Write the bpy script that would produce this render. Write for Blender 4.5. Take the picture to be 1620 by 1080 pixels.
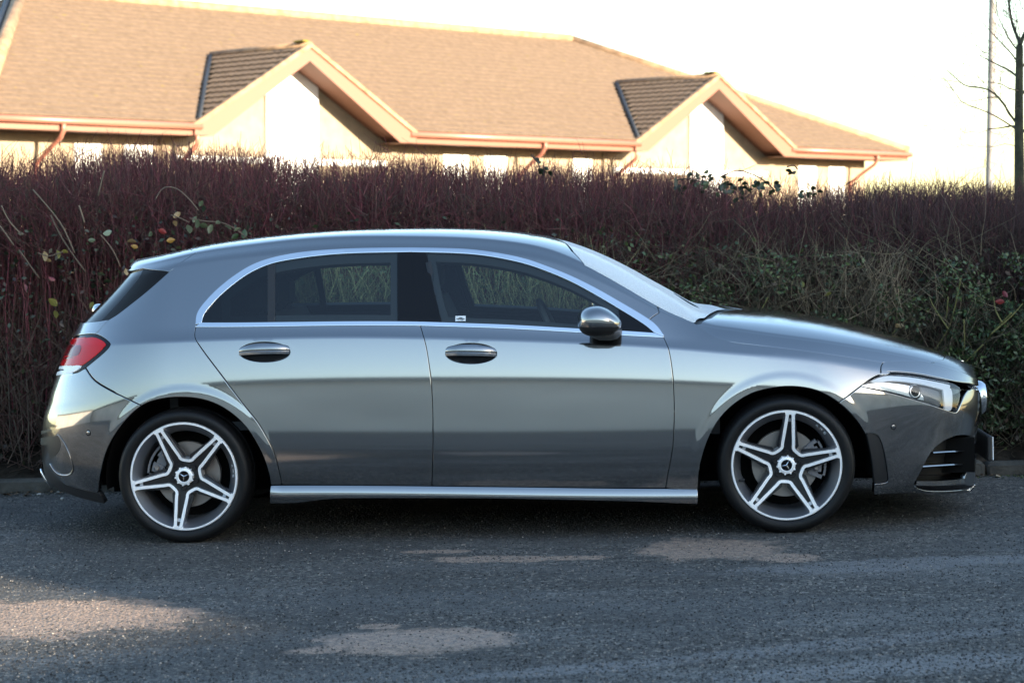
import bpy, bmesh, math, random
import numpy as np
from mathutils import Vector, Matrix
from mathutils.geometry import delaunay_2d_cdt
rng = np.random.default_rng(7)
random.seed(7)
for o in list(bpy.data.objects): bpy.data.objects.remove(o)
SC = bpy.context.scene
COL = SC.collection
R = math.radians
# ------------------------------------------------------------------ camera
IW, IH, FPX = 1620.0, 1080.0, 3300.0
CAM = np.array([0.71984, -9.34731, 1.40])
YAW, PITCH, ROLL = R(3.5), R(3.12859), R(-1.47108)
def _rz(a): c, s = math.cos(a), math.sin(a); return np.array([[c,-s,0],[s,c,0],[0,0,1.]])
def _rx(a): c, s = math.cos(a), math.sin(a); return np.array([[1,0,0],[0,c,-s],[0,s,c]])
CR = _rz(YAW) @ _rx(math.pi/2-PITCH) @ _rz(ROLL)
def proj(P):
    l = (np.asarray(P, float)-CAM) @ CR
    return np.stack([IW/2+FPX*l[...,0]/-l[...,2], IH/2-FPX*l[...,1]/-l[...,2]], -1)
def ray(px, py):
    d = np.array([(px-IW/2)/FPX, -(py-IH/2)/FPX, -1.0])
    return CR @ d
def at_y(px, py, y):            # where a sight line meets the upright plane at depth y
    d = ray(px, py); k = (y-CAM[1])/d[1]; return CAM+k*d
def at_z(px, py, z=0.0):
    d = ray(px, py); k = (z-CAM[2])/d[2]; return CAM+k*d
cam = bpy.data.cameras.new('camera'); camo = bpy.data.objects.new('camera', cam); COL.objects.link(camo)
cam.sensor_width = 36; cam.lens = 36*FPX/IW; cam.clip_end = 2000; cam.clip_start = .1
M4 = Matrix([list(CR[0])+[CAM[0]], list(CR[1])+[CAM[1]], list(CR[2])+[CAM[2]], [0,0,0,1]])
camo.matrix_world = M4
cam.dof.use_dof = True; cam.dof.focus_distance = 9.6; cam.dof.aperture_fstop = 4.5
SC.camera = camo
# ------------------------------------------------------------------ sky, sun, exposure
SUN_EL, SUN_AZ = 12.0, 49.0      # azimuth: degrees to the right of straight behind the camera
sx, sy, sz = math.sin(R(SUN_AZ))*math.cos(R(SUN_EL)), -math.cos(R(SUN_AZ))*math.cos(R(SUN_EL)), math.sin(R(SUN_EL))
SUNV = Vector((sx, sy, sz))
w = bpy.data.worlds.new('World'); SC.world = w; w.use_nodes = True
nt = w.node_tree; nt.nodes.clear()
sky = nt.nodes.new('ShaderNodeTexSky'); sky.sky_type = 'NISHITA'; sky.sun_disc = False
sky.sun_elevation = R(SUN_EL); sky.sun_rotation = math.atan2(sx, sy)
sky.air_density = 1.12; sky.dust_density = 0.85; sky.ozone_density = 1.7
bg = nt.nodes.new('ShaderNodeBackground'); bg.inputs['Strength'].default_value = 0.15
wo = nt.nodes.new('ShaderNodeOutputWorld')
nt.links.new(sky.outputs[0], bg.inputs[0]); nt.links.new(bg.outputs[0], wo.inputs[0])
sl = bpy.data.lights.new('sun', 'SUN'); sl.energy = 5.0; sl.angle = R(.5); sl.color = (1.0, .84, .62)
so = bpy.data.objects.new('sun', sl); COL.objects.link(so)
so.rotation_euler = (-SUNV).to_track_quat('-Z', 'Y').to_euler(); so.location = (20, -40, 30)
SC.view_settings.view_transform = 'Standard'; SC.view_settings.look = 'None'
SC.view_settings.gamma = 1; SC.view_settings.use_curve_mapping = False
SC.view_settings.exposure = 2.05
# ------------------------------------------------------------------ helpers
def tag(o, label=None, cat=None, group=None, kind=None):
    if label: o['label'] = label
    if cat: o['category'] = cat
    if group: o['group'] = group
    if kind: o['kind'] = kind
    return o
def empty(name, loc=(0,0,0), parent=None, rot=(0,0,0)):
    o = bpy.data.objects.new(name, None); o.location = loc; o.rotation_euler = rot; COL.objects.link(o)
    o.empty_display_size = .1
    if parent: o.parent = parent
    return o
def mesh(name, V, F, mat=None, parent=None, smooth=False, normals=None, cols=None):
    me = bpy.data.meshes.new(name)
    V = np.asarray(V, np.float64).reshape(-1, 3)
    if isinstance(F, np.ndarray):
        n = F.shape[1]; me.vertices.add(len(V)); me.vertices.foreach_set('co', V.astype(np.float32).ravel())
        me.loops.add(F.size); me.loops.foreach_set('vertex_index', F.astype(np.int32).ravel())
        me.polygons.add(len(F)); me.polygons.foreach_set('loop_start', np.arange(0, F.size, n, dtype=np.int32))
        me.update(calc_edges=True)
    else:
        me.from_pydata([tuple(v) for v in V], [], [tuple(int(i) for i in f) for f in F]); me.update()
    if smooth: me.polygons.foreach_set('use_smooth', np.ones(len(me.polygons), dtype=bool))
    if normals is not None: me.normals_split_custom_set_from_vertices([tuple(n) for n in normals])
    if cols is not None:
        a = me.color_attributes.new('col', 'FLOAT_COLOR', 'POINT')
        c4 = np.ones((len(V), 4), np.float32); c4[:, :3] = cols; a.data.foreach_set('color', c4.ravel())
    if mat is not None:
        for m in (mat if isinstance(mat, (list, tuple)) else [mat]): me.materials.append(m)
    o = bpy.data.objects.new(name, me); COL.objects.link(o)
    if parent is not None: o.parent = parent
    return o
class MB:                        # collects shapes into one mesh
    def __init__(s): s.V = []; s.F = []
    def add(s, V, F):
        b = len(s.V); s.V += [tuple(v) for v in V]; s.F += [tuple(i+b for i in f) for f in F]; return s
    def box(s, c, d, rz=0, bev=0):
        x, y, z = d[0]/2, d[1]/2, d[2]/2; C, S = math.cos(rz), math.sin(rz)
        V = []
        if bev <= 0:
            P = [(-x,-y,-z),(x,-y,-z),(x,y,-z),(-x,y,-z),(-x,-y,z),(x,-y,z),(x,y,z),(-x,y,z)]
            F = [(0,3,2,1),(4,5,6,7),(0,1,5,4),(1,2,6,5),(2,3,7,6),(3,0,4,7)]
        else:
            b = min(bev, x*.9, y*.9, z*.9); P = []
            for zz, ins in ((-z, b), (-z+b, 0), (z-b, 0), (z, b)):
                X, Y = x-ins, y-ins
                for q in ((-X,-Y+b),(-X+b,-Y),(X-b,-Y),(X,-Y+b),(X,Y-b),(X-b,Y),(-X+b,Y),(-X,Y-b)): P.append((q[0], q[1], zz))
            F = [tuple(range(7,-1,-1)), tuple(range(24,32))]
            for k in range(3):
                for i in range(8): F.append((k*8+i, k*8+(i+1)%8, k*8+8+(i+1)%8, k*8+8+i))
        for p in P: V.append((c[0]+p[0]*C-p[1]*S, c[1]+p[0]*S+p[1]*C, c[2]+p[2]))
        return s.add(V, F)
    def tube(s, pts, rad, n=6, cap=True):
        pts = [Vector(p) for p in pts]; m = len(pts)
        rad = rad if isinstance(rad, (list, tuple, np.ndarray)) else [rad]*m
        V = []; F = []; prev = None
        for i, p in enumerate(pts):
            t = (pts[min(i+1, m-1)]-pts[max(i-1, 0)]).normalized()
            a = prev - t*prev.dot(t) if prev is not None else t.orthogonal()
            a.normalize(); prev = a; b = t.cross(a)
            for k in range(n):
                q = 2*math.pi*k/n; V.append(p+(a*math.cos(q)+b*math.sin(q))*rad[i])
        for i in range(m-1):
            for k in range(n): F.append((i*n+k, i*n+(k+1)%n, (i+1)*n+(k+1)%n, (i+1)*n+k))
        if cap: F += [tuple(range(n-1,-1,-1)), tuple(range((m-1)*n, m*n))]
        return s.add(V, F)
    def prism(s, poly, a, b):    # polygon of 3-D points swept from offset a to offset b (vectors)
        n = len(poly); a = np.asarray(a); b = np.asarray(b)
        V = [np.asarray(p)+a for p in poly]+[np.asarray(p)+b for p in poly]
        F = [tuple(range(n-1,-1,-1)), tuple(range(n, 2*n))]+[(i,(i+1)%n,(i+1)%n+n,i+n) for i in range(n)]
        return s.add(V, F)
    def lathe_y(s, prof, n=64, c=(0,0,0), a0=0, a1=2*math.pi):    # profile of (radius, y), turned about the y axis
        full = abs(a1-a0-2*math.pi) < 1e-6; m = n if full else n+1; V = []; F = []
        for r, y in prof:
            for k in range(m):
                q = a0+(a1-a0)*k/n; V.append((c[0]+r*math.cos(q), c[1]+y, c[2]+r*math.sin(q)))
        for i in range(len(prof)-1):
            for k in range(n): 
                k2 = (k+1)%m; F.append((i*m+k, i*m+k2, (i+1)*m+k2, (i+1)*m+k))
        return s.add(V, F)
    def build(s, name, mat, parent=None, smooth=False, angle=None):
        o = mesh(name, np.array(s.V), s.F, mat, parent, smooth)
        if angle is not None:
            o.data.polygons.foreach_set('use_smooth', np.ones(len(o.data.polygons), dtype=bool))
            bm = bmesh.new(); bm.from_mesh(o.data); bmesh.ops.recalc_face_normals(bm, faces=bm.faces)
            for e in bm.edges:
                if len(e.link_faces) == 2 and e.calc_face_angle(0) > angle: e.smooth = False
            bm.to_mesh(o.data); bm.free()
        return o
# ------------------------------------------------------------------ materials
def newmat(name):
    m = bpy.data.materials.new(name); m.use_nodes = True; n = m.node_tree
    return m, n, n.nodes['Principled BSDF'], n.nodes['Material Output']
def pm(name, col, rough=.5, metal=0., coat=0., coat_rough=.03, ior=1.5, bump=None, spec=None, var=None):
    m, n, p, o = newmat(name)
    p.inputs['Base Color'].default_value = (*col, 1); p.inputs['Roughness'].default_value = rough
    p.inputs['Metallic'].default_value = metal; p.inputs['Coat Weight'].default_value = coat
    p.inputs['Coat Roughness'].default_value = coat_rough; p.inputs['IOR'].default_value = ior
    if spec is not None: p.inputs['Specular IOR Level'].default_value = spec
    if bump or var:
        tc = n.nodes.new('ShaderNodeTexCoord')
    if bump:
        no = n.nodes.new('ShaderNodeTexNoise'); no.inputs['Scale'].default_value = bump[0]; no.inputs['Detail'].default_value = 4
        bu = n.nodes.new('ShaderNodeBump'); bu.inputs['Strength'].default_value = bump[1]; bu.inputs['Distance'].default_value = bump[2]
        n.links.new(tc.outputs['Object'], no.inputs['Vector']); n.links.new(no.outputs['Fac'], bu.inputs['Height']); n.links.new(bu.outputs[0], p.inputs['Normal'])
    if var:                      # (scale, dark factor, light factor)
        no = n.nodes.new('ShaderNodeTexNoise'); no.inputs['Scale'].default_value = var[0]; no.inputs['Detail'].default_value = 6
        cr = n.nodes.new('ShaderNodeValToRGB'); cr.color_ramp.elements[0].position = .3; cr.color_ramp.elements[1].position = .7
        cr.color_ramp.elements[0].color = (*[c*var[1] for c in col], 1); cr.color_ramp.elements[1].color = (*[c*var[2] for c in col], 1)
        n.links.new(tc.outputs['Object'], no.inputs['Vector']); n.links.new(no.outputs['Fac'], cr.inputs[0]); n.links.new(cr.outputs[0], p.inputs['Base Color'])
    return m
def colmat(name, rough=.7, gain=1., spec=.3):   # colour per stem or leaf from the mesh
    m, n, p, o = newmat(name)
    a = n.nodes.new('ShaderNodeVertexColor'); a.layer_name = 'col'
    n.links.new(a.outputs[0], p.inputs['Base Color']); p.inputs['Roughness'].default_value = rough
    p.inputs['Specular IOR Level'].default_value = spec
    return m
def glassmat(name, tint, rough=.0, refl=1.0, f0=.04):
    m, n, p, o = newmat(name); n.nodes.remove(p)
    tr = n.nodes.new('ShaderNodeBsdfTransparent'); tr.inputs[0].default_value = (*tint, 1)
    gl = n.nodes.new('ShaderNodeBsdfGlossy'); gl.inputs['Roughness'].default_value = rough; gl.inputs[0].default_value = (refl,)*3+(1,)
    fr = n.nodes.new('ShaderNodeFresnel'); fr.inputs[0].default_value = 1.52
    mx = n.nodes.new('ShaderNodeMixShader')
    n.links.new(fr.outputs[0], mx.inputs[0]); n.links.new(tr.outputs[0], mx.inputs[1]); n.links.new(gl.outputs[0], mx.inputs[2]); n.links.new(mx.outputs[0], o.inputs[0])
    return m
PAINT = pm('metallic_grey_paint', (.085,.084,.086), .29, 1.0, 1.0, .055); PAINT.node_tree.nodes['Principled BSDF'].inputs['Coat IOR'].default_value = 2.85
PAINTW = pm('dewy_grey_paint', (.11,.11,.115), .14, 1.0, 1.0, .02, bump=(260,.16,.0012)); PAINTW.node_tree.nodes['Principled BSDF'].inputs['Coat IOR'].default_value = 2.85
for _l in list(PAINTW.node_tree.links):
    if _l.to_socket.name == 'Normal' and _l.to_node.type == 'BSDF_PRINCIPLED': PAINTW.node_tree.links.new(_l.from_socket, _l.to_node.inputs['Coat Normal'])
GLOSSB = pm('gloss_black', (.006,.006,.007), .10, spec=.22)
SATINB = pm('satin_black_plastic', (.012,.012,.013), .45)
MATTB = pm('matt_black', (.006,.006,.007), .5, spec=.15)
DARK = pm('underbody_black', (.004,.004,.004), .9, spec=.1)
CHROME = pm('satin_chrome', (.75,.77,.80), .12, 1.0)
BRIGHT = pm('bright_chrome', (.8,.8,.8), .05, 1.0)
RUBBER = pm('tyre_rubber', (.006,.006,.0065), .5, spec=.25, bump=(90,.25,.002))
RIMS = pm('machined_alloy', (.92,.92,.92), .45, .45)
RIMG = pm('rim_grey', (.50,.51,.54), .42, 1.0)
RIMB = pm('rim_black', (.012,.012,.014), .3)
STEEL = pm('brake_steel', (.30,.27,.25), .4, .8, bump=(120,.1,.001))
CALI = pm('caliper_grey', (.16,.16,.17), .5, .4)
GLASS = glassmat('side_glass', (.76,.84,.82))
GLASSD = glassmat('dark_glass', (.22,.27,.28))
DEWSKYG = glassmat('dew_and_sky_windscreen', (.20,.24,.25), .05)  # white diffuse layer paints the sky's reflection as well as dew
_n = DEWSKYG.node_tree; _mx = [q for q in _n.nodes if q.type == 'MIX_SHADER'][0]; _df = _n.nodes.new('ShaderNodeBsdfDiffuse'); _df.inputs[0].default_value = (.76,.80,.81,1)
_m2 = _n.nodes.new('ShaderNodeMixShader'); _tc = _n.nodes.new('ShaderNodeTexCoord'); _no = _n.nodes.new('ShaderNodeTexNoise'); _no.inputs['Scale'].default_value = 300; _no.inputs['Detail'].default_value = 3
_cr = _n.nodes.new('ShaderNodeValToRGB'); _cr.color_ramp.elements[0].position = .35; _cr.color_ramp.elements[0].color = (.50,)*3+(1,); _cr.color_ramp.elements[1].position = .65; _cr.color_ramp.elements[1].color = (.85,)*3+(1,)
_n.links.new(_tc.outputs['Object'], _no.inputs['Vector']); _n.links.new(_no.outputs['Fac'], _cr.inputs[0]); _n.links.new(_cr.outputs[0], _m2.inputs[0])
_n.links.new(_mx.outputs[0], _m2.inputs[1]); _n.links.new(_df.outputs[0], _m2.inputs[2]); _n.links.new(_m2.outputs[0], _n.nodes['Material Output'].inputs[0])
CLEAR = glassmat('lamp_glass', (.95,.97,.98))
INTER = pm('interior_dark_leather', (.018,.020,.024), .55)
INTERG = pm('interior_grey_trim', (.05,.055,.06), .5)
REDL = pm('red_lens', (.52,.004,.008), .10, spec=.28)
REDD = pm('deep_red_lens', (.16,.004,.008), .1, spec=.35)
WHITEP = pm('white_plastic', (.8,.8,.8), .3)
# ------------------------------------------------------------------ car body surface
YC = 0.88                                    # car centre plane
def spline(xs, ys):                          # C2 natural cubic, linear outside
    xs = np.asarray(xs, float); ys = np.asarray(ys, float); n = len(xs); h = np.diff(xs)
    A = np.zeros((n, n)); b = np.zeros(n); A[0, 0] = A[-1, -1] = 1
    for i in range(1, n-1):
        A[i, i-1], A[i, i], A[i, i+1] = h[i-1], 2*(h[i-1]+h[i]), h[i]
        b[i] = 3*((ys[i+1]-ys[i])/h[i]-(ys[i]-ys[i-1])/h[i-1])
    c = np.linalg.solve(A, b); d = np.diff(c)/(3*h); bb = np.diff(ys)/h-h*(2*c[:-1]+c[1:])/3
    s1 = bb[-1]+2*c[-2]*h[-1]+3*d[-1]*h[-1]**2
    def f(x):
        x = np.asarray(x, float); i = np.clip(np.searchsorted(xs, x)-1, 0, n-2); t = x-xs[i]
        t2 = np.clip(t, 0, h[i]); y = ys[i]+bb[i]*t2+c[i]*t2**2+d[i]*t2**3
        return y+np.where(x < xs[0], (x-xs[0])*bb[0], 0)+np.where(x > xs[-1], (x-xs[-1])*s1, 0)
    return f
def lin(keys):
    xs, ys = zip(*keys); return lambda x: np.interp(x, xs, ys)
def sst(a, b, x):
    t = np.clip((np.asarray(x, float)-a)/(b-a), 0, 1); return t*t*(3-2*t)
XF0, XR0 = 1.50, -1.42
EF, ER = .62, .50
UF1 = XF0+1.10; UR1 = XR0-1.0
# guide: pixel keys of the line, tip pixel front, tip pixel rear, normal elevation (deg) keyed on x
GUIDES = [
 dict(k=[(60,775),(121,787),(164,797),(215,796),(430,793),(760,793),(1103,795),(1383,783),(1490,779),(1551,775)], F=(1530,775), R=(98,775), n=[(-2.2,-35),(-1.7,-25),(-1.4,-20),(1.4,-20),(1.7,-25),(2.3,-40)]),
 dict(k=[(50,752),(120,760),(250,767),(446,768),(680,769),(1053,773),(1250,769),(1383,764),(1551,758)], F=(1540,765), R=(88,752), n=[(-2.2,-22),(-1.5,-10),(-1.3,-9),(1.3,-9),(1.7,-12),(2.3,-25)]),
 dict(k=[(50,690),(300,692),(680,692),(1066,688),(1380,683),(1560,678)], F=(1542,690), R=(84,690), n=[(-2.2,-10),(-1.8,-4),(-1.2,1.5),(1.2,1.5),(1.6,-1),(2.3,-8)]),
 dict(k=[(60,640),(140,628),(300,612),(680,602),(1066,608),(1250,618),(1400,632),(1560,650)], F=(1548,640), R=(96,641), n=[(-2.2,10),(-1.8,7),(-1.2,6),(1.2,6),(1.6,6),(2.3,3)]),
 dict(k=[(60,555),(173,548),(308,542),(540,536.5),(753,540),(907,545),(1053,553),(1180,564),(1280,573),(1380,588),(1480,604),(1560,622)], F=(1547,618), R=(124,560), n=[(-2.2,20),(-1.6,13),(-1.2,11),(1.2,11),(1.5,15),(1.8,26),(2.3,38)]),
 dict(k=[(60,549),(173,542),(308,536),(540,530.5),(753,534),(907,539),(1053,547),(1180,557),(1280,565),(1380,578),(1480,592),(1560,610)], F=(1546,606), R=(127,550), n=[(-2.2,28),(-1.9,30),(-1.4,40),(1.2,42),(1.5,38),(1.8,42),(2.3,46)]),
 dict(k=[(80,515),(140,512),(200,514),(310,517),(480,515.5),(665,515),(790,518.5),(913,525),(1050,533),(1130,537),(1213,546),(1280,554),(1346,563.5),(1396,571.5),(1480,584),(1560,601)], F=(1545,597), R=(141,514), n=[(-2.2,36),(-1.9,32),(-1.4,30),(-1,28),(.8,28),(1.0,42),(1.5,44),(2.3,50)]),
 dict(frac=.84, F=(1544,592), R=(206,437), n=[(-2.2,34),(-1.4,31),(-1,30),(.6,31),(.9,44),(1.1,52),(1.5,52),(2.3,56)]),
 dict(k=[(195,432),(240,418),(310,401),(383,390),(467,380.5),(540,376),(650,375.5),(740,378),(807,384),(873,397.5),(940,427),(1007,465),(1040,484),(1073,500),(1100,509),(1123,515),(1160,520.5),(1213,528),(1313,541.5),(1380,553),(1447,566.5),(1513,585),(1560,603)], F=(1543,588), R=(216,420), n=[(-2.2,54),(-1,52),(.2,50),(.7,48),(1.0,50),(1.5,54),(2.3,60)]),
 dict(dz=True, F=(1542.5,586.5), R=(216.5,418.5), n=[(-2.2,70),(-1,74),(.2,75),(.5,72),(.8,70),(1.0,68),(1.15,69),(1.5,69),(2.0,69),(2.3,66)]),
 dict(k=[(195,425),(240,410.5),(310,394),(383,383),(467,374.5),(540,370),(650,367.2),(740,368.5),(807,373.3),(873,384),(940,406.5),(1007,440),(1040,459.5),(1080,484),(1110,501),(1123,503.5),(1147,505.5),(1213,511),(1280,519.5),(1347,531.5),(1413,546.5),(1480,564.5),(1513,577),(1560,599)], F=(1542,584), R=(217,417), n=[(-2.2,80),(-1,82),(.2,82),(.6,80),(1.0,79),(1.2,79),(1.6,79),(2.0,79),(2.3,75)]),
]
TAU = np.array([0,.07,.30,.53,.685,.70,.78,1.10,1.22,1.235,1.40,1.85])
NG = len(GUIDES)+1
def tipx(p, y=YC-.15): return at_y(p[0], p[1], y)[0]
def corner(x, F, Rr):
    x = np.asarray(x, float)
    sf = np.clip((x-XF0)/(F-XF0), 0, .9999); sr = np.clip((XR0-x)/(XR0-Rr), 0, .9999)
    return (1-sf**2)**(EF/2)*(1-sr**2)**(ER/2)
hfun = None; zfun = []; hfuns = []; nfun = []; FT = []; RT = []
XS = np.linspace(-2.5, 2.6, 160)
for gi, g in enumerate(GUIDES):
    FT.append(tipx(g['F'])); RT.append(tipx(g['R'])); nfun.append(lin(g['n']))
def base_h(x): return .893-.018*sst(.9, 2.3, np.abs(x))
order = [3, 2, 1, 0, 4, 5, 6, 8, 7, 9, 10]
zt, ht = {}, {}
ht[3] = base_h(XS)
for gi in order:
    g = GUIDES[gi]
    ref = None if gi == 3 else (gi+1 if gi < 3 else (6 if gi == 8 else gi-1))
    h = ht[3].copy() if ref is None else ht[ref].copy()
    for it in range(8):
        if 'frac' in g:
            z = zt[6]+(zt[8]-zt[6])*g['frac']
        elif 'dz' in g:
            z = zt[8]+.0085
        else:
            pts = []
            for (px, py) in g['k']:
                x = at_y(px, py, 0)[0]
                for q in range(4):
                    hh = float(np.interp(x, XS, h))*corner(x, FT[gi], RT[gi]); P = at_y(px, py, YC-hh); x = P[0]
                pts.append((P[0], P[2]))
            pts.sort(); z = spline(*zip(*pts))(XS)
        if ref is None: h2 = ht[3]
        elif gi == 7:
            h2 = ht[6]-(z-zt[6])*np.tan(np.radians((nfun[6](XS)+nfun[7](XS))/2))
        elif gi == 8:            # through the waist point
            nm = .55*nfun[7](XS)+.25*nfun[6](XS)+.2*nfun[8](XS); h2 = ht[6]-(z-zt[6])*np.tan(np.radians(nm))
        else:
            nm = (nfun[ref](XS)+nfun[gi](XS))/2
            h2 = ht[ref]-(z-zt[ref])*np.tan(np.radians(nm))
        h = h2
    zt[gi] = z; ht[gi] = np.maximum(h, .05)
# centre line: a little above the last guide
FT.append(FT[10]+.012); RT.append(RT[10]-.01)
crown = lin([(-2.2,.012),(-1.5,.014),(-1,.016),(0,.018),(.35,.016),(.6,.012),(.9,.014),(1.05,.018),(1.2,.034),(1.6,.038),(2.0,.032),(2.2,.016),(2.4,.006)])
_cs = crown(XS); _cs = np.convolve(np.pad(_cs, 6, mode='edge'), np.ones(13)/13, mode='valid')
zt[11] = zt[10]+_cs; ht[11] = np.zeros_like(XS)
def _sm(a, k=5):
    return np.convolve(np.pad(a, k, mode='edge'), np.hanning(2*k+3)[1:-1]/np.hanning(2*k+3)[1:-1].sum(), mode='valid')
for i in range(12): ht[i] = _sm(ht[i], 4)
# the roof shoulder is steep at the pillars: keep widths decreasing upward
for i in range(4, 11): ht[i] = np.minimum(ht[i], ht[i-1]-.0005)
ZF = [spline(XS, zt[i]) for i in range(12)]; HF = [spline(XS, ht[i]) for i in range(12)]
NFUN = nfun+[lambda x: np.full_like(np.asarray(x, float), 90.)]
FTa, RTa = np.array(FT), np.array(RT)
ARCH = [(-1.352, .300, .372), (1.362, .300, .372)]
def S(u, v, off=0.0, flare=True):
    u = np.atleast_1d(np.asarray(u, float)); v = np.atleast_1d(np.asarray(v, float)); u, v = np.broadcast_arrays(u, v)
    i = np.clip(np.searchsorted(TAU, v, side='right')-1, 0, NG-2); f = np.clip((v-TAU[i])/(TAU[i+1]-TAU[i]), 0, 1)
    phf = np.clip((u-XF0)/(UF1-XF0), 0, 1)*math.pi/2; phr = np.clip((XR0-u)/(XR0-UR1), 0, 1)*math.pi/2
    cf = np.maximum(np.cos(phf), 1e-9)**EF*np.maximum(np.cos(phr), 1e-9)**ER
    X = np.zeros((NG,)+u.shape); H = np.zeros_like(X); Z = np.zeros_like(X); N = np.zeros_like(X)
    for k in range(NG):
        x = np.where(u > XF0, XF0+(FTa[k]-XF0)*np.sin(phf), np.where(u < XR0, XR0+(RTa[k]-XR0)*np.sin(phr), u))
        X[k] = x; H[k] = HF[k](x)*cf; Z[k] = ZF[k](x); N[k] = np.radians(NFUN[k](x))
    # squash tangents with the corner factor
    J = np.arange(u.size).reshape(u.shape)
    def G(A, k): return np.take_along_axis(A.reshape(NG, -1), k.reshape(1, -1), 0).reshape(u.shape)
    h0, h1, z0, z1, x0, x1, n0, n1 = G(H,i), G(H,i+1), G(Z,i), G(Z,i+1), G(X,i), G(X,i+1), G(N,i), G(N,i+1)
    ch = np.sqrt(((h1-h0)/np.maximum(cf,.05))**2+(z1-z0)**2)
    a, b = 2*f**3-3*f**2+1, -2*f**3+3*f**2; c, d = f**3-2*f**2+f, f**3-f**2
    hh = a*h0+b*h1+c*(-np.sin(n0)*ch*cf)+d*(-np.sin(n1)*ch*cf)
    zz = a*z0+b*z1+c*(np.cos(n0)*ch)+d*(np.cos(n1)*ch)
    # x across guides: cubic with finite-difference slopes
    def slope(k):
        kp, km = np.minimum(k+1, NG-1), np.maximum(k-1, 0); return (G(X,kp)-G(X,km))/(TAU[kp]-TAU[km])
    L = TAU[i+1]-TAU[i]
    xx = a*x0+b*x1+c*slope(i)*L+d*slope(i+1)*L
    if flare:
        for (ax, az, ar) in ARCH:
            r = np.sqrt((xx-ax)**2+(zz-az)**2); q = np.clip(((r-ar)/.065-.25)/.75, 0, 1)
            hh = hh+cf*.0032*(1-q**3*(10-15*q+6*q*q))*(zz < .95)*(1-sst(.7,.95,zz))*sst(.18,.26,zz)
    P = np.stack([xx, YC-hh, zz], -1)
    if np.any(off):
        P = P+nrm(u, v)*np.asarray(off)[..., None] if np.ndim(off) else P+nrm(u, v)*off
    return P
def nrm(u, v, e=1e-3):
    u = np.atleast_1d(np.asarray(u, float)); v = np.atleast_1d(np.asarray(v, float)); u, v = np.broadcast_arrays(u, v)
    uu = np.clip(u, UR1+2*e, UF1-2*e); vv = np.clip(v, TAU[0]+2*e, TAU[-1]-2*e)
    du = S(uu+e, vv)-S(uu-e, vv); dv = S(uu, vv+e)-S(uu, vv-e); n = np.cross(du, dv)
    n /= np.linalg.norm(n, axis=-1, keepdims=True)+1e-12
    c = (v > TAU[-1]-2*e)|(u > UF1-2*e)|(u < UR1+2*e)                # on the centre plane the normal has no sideways part
    n[..., 1] = np.where(c, 0, n[..., 1]); n /= np.linalg.norm(n, axis=-1, keepdims=True)+1e-12
    return n
_gu = np.linspace(UR1, UF1, 700); _gv = np.linspace(0, TAU[10], 320)
_GU, _GV = np.meshgrid(_gu, _gv, indexing='ij'); _GP = proj(S(_GU, _GV))
def uv_of(px, py):                            # pixel on the near flank -> surface parameters
    d = (_GP[...,0]-px)**2+(_GP[...,1]-py)**2+1e-3*(_GU**2)
    k = np.unravel_index(np.argmin(d), d.shape); u, v = _GU[k], _GV[k]
    for _ in range(8):
        e = 1e-4; q = proj(S([u, u+e, u], [v, v, v+e])); r = np.array([px, py])-q[0]
        Jm = np.stack([(q[1]-q[0])/e, (q[2]-q[0])/e], 1)
        try: s = np.linalg.solve(Jm.T@Jm+np.eye(2)*1e-2*np.trace(Jm.T@Jm)*1e-3, Jm.T@r)
        except Exception: break
        s = np.clip(s, -.02, .02); u, v = np.clip(u+s[0], UR1, UF1), np.clip(v+s[1], 0, TAU[-1])
    return (float(u), float(v))
def tv(t): return float(np.interp(t, np.arange(NG), TAU))
def u_at(px, t):                              # station where guide parameter t crosses a pixel column
    v = tv(t); us = np.linspace(UR1, UF1, 600); q = proj(S(us, np.full_like(us, v)))[:, 0]
    return float(np.interp(px, q, us))
def resolve(poly):
    out = []
    for p in poly:
        if p[0] == 'X': out.append((u_at(p[1], p[2]), tv(p[2])))
        elif p[0] == 'T': out.append((p[1], tv(p[2])))
        elif p[0] == 'UV': out.append((p[1], p[2]))
        else: out.append(uv_of(*p))
    return out
def dens(poly, step, closed=True):
    out = []; n = len(poly)
    for i in range(n if closed else n-1):
        a, b = np.array(poly[i]), np.array(poly[(i+1)%n]); k = max(1, int(math.ceil(np.linalg.norm(b-a)/step)))
        for j in range(k): out.append(tuple(a+(b-a)*j/k))
    if not closed: out.append(tuple(poly[-1]))
    return out
def crs(pts, k=6):                            # smooth curve through points (open)
    P = [np.array(p, float) for p in pts]; n = len(P); out = []
    for i in range(n-1):
        p0, p1, p2, p3 = P[max(i-1,0)], P[i], P[i+1], P[min(i+2,n-1)]
        for j in range(k):
            t = j/k; out.append(tuple(.5*((2*p1)+(-p0+p2)*t+(2*p0-5*p1+4*p2-p3)*t*t+(-p0+3*p1-3*p2+p3)*t**3)))
    out.append(tuple(P[-1])); return out
def area2(p):
    a = np.array(p); return .5*np.sum(a[:,0]*np.roll(a[:,1],-1)-np.roll(a[:,0],-1)*a[:,1])
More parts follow.
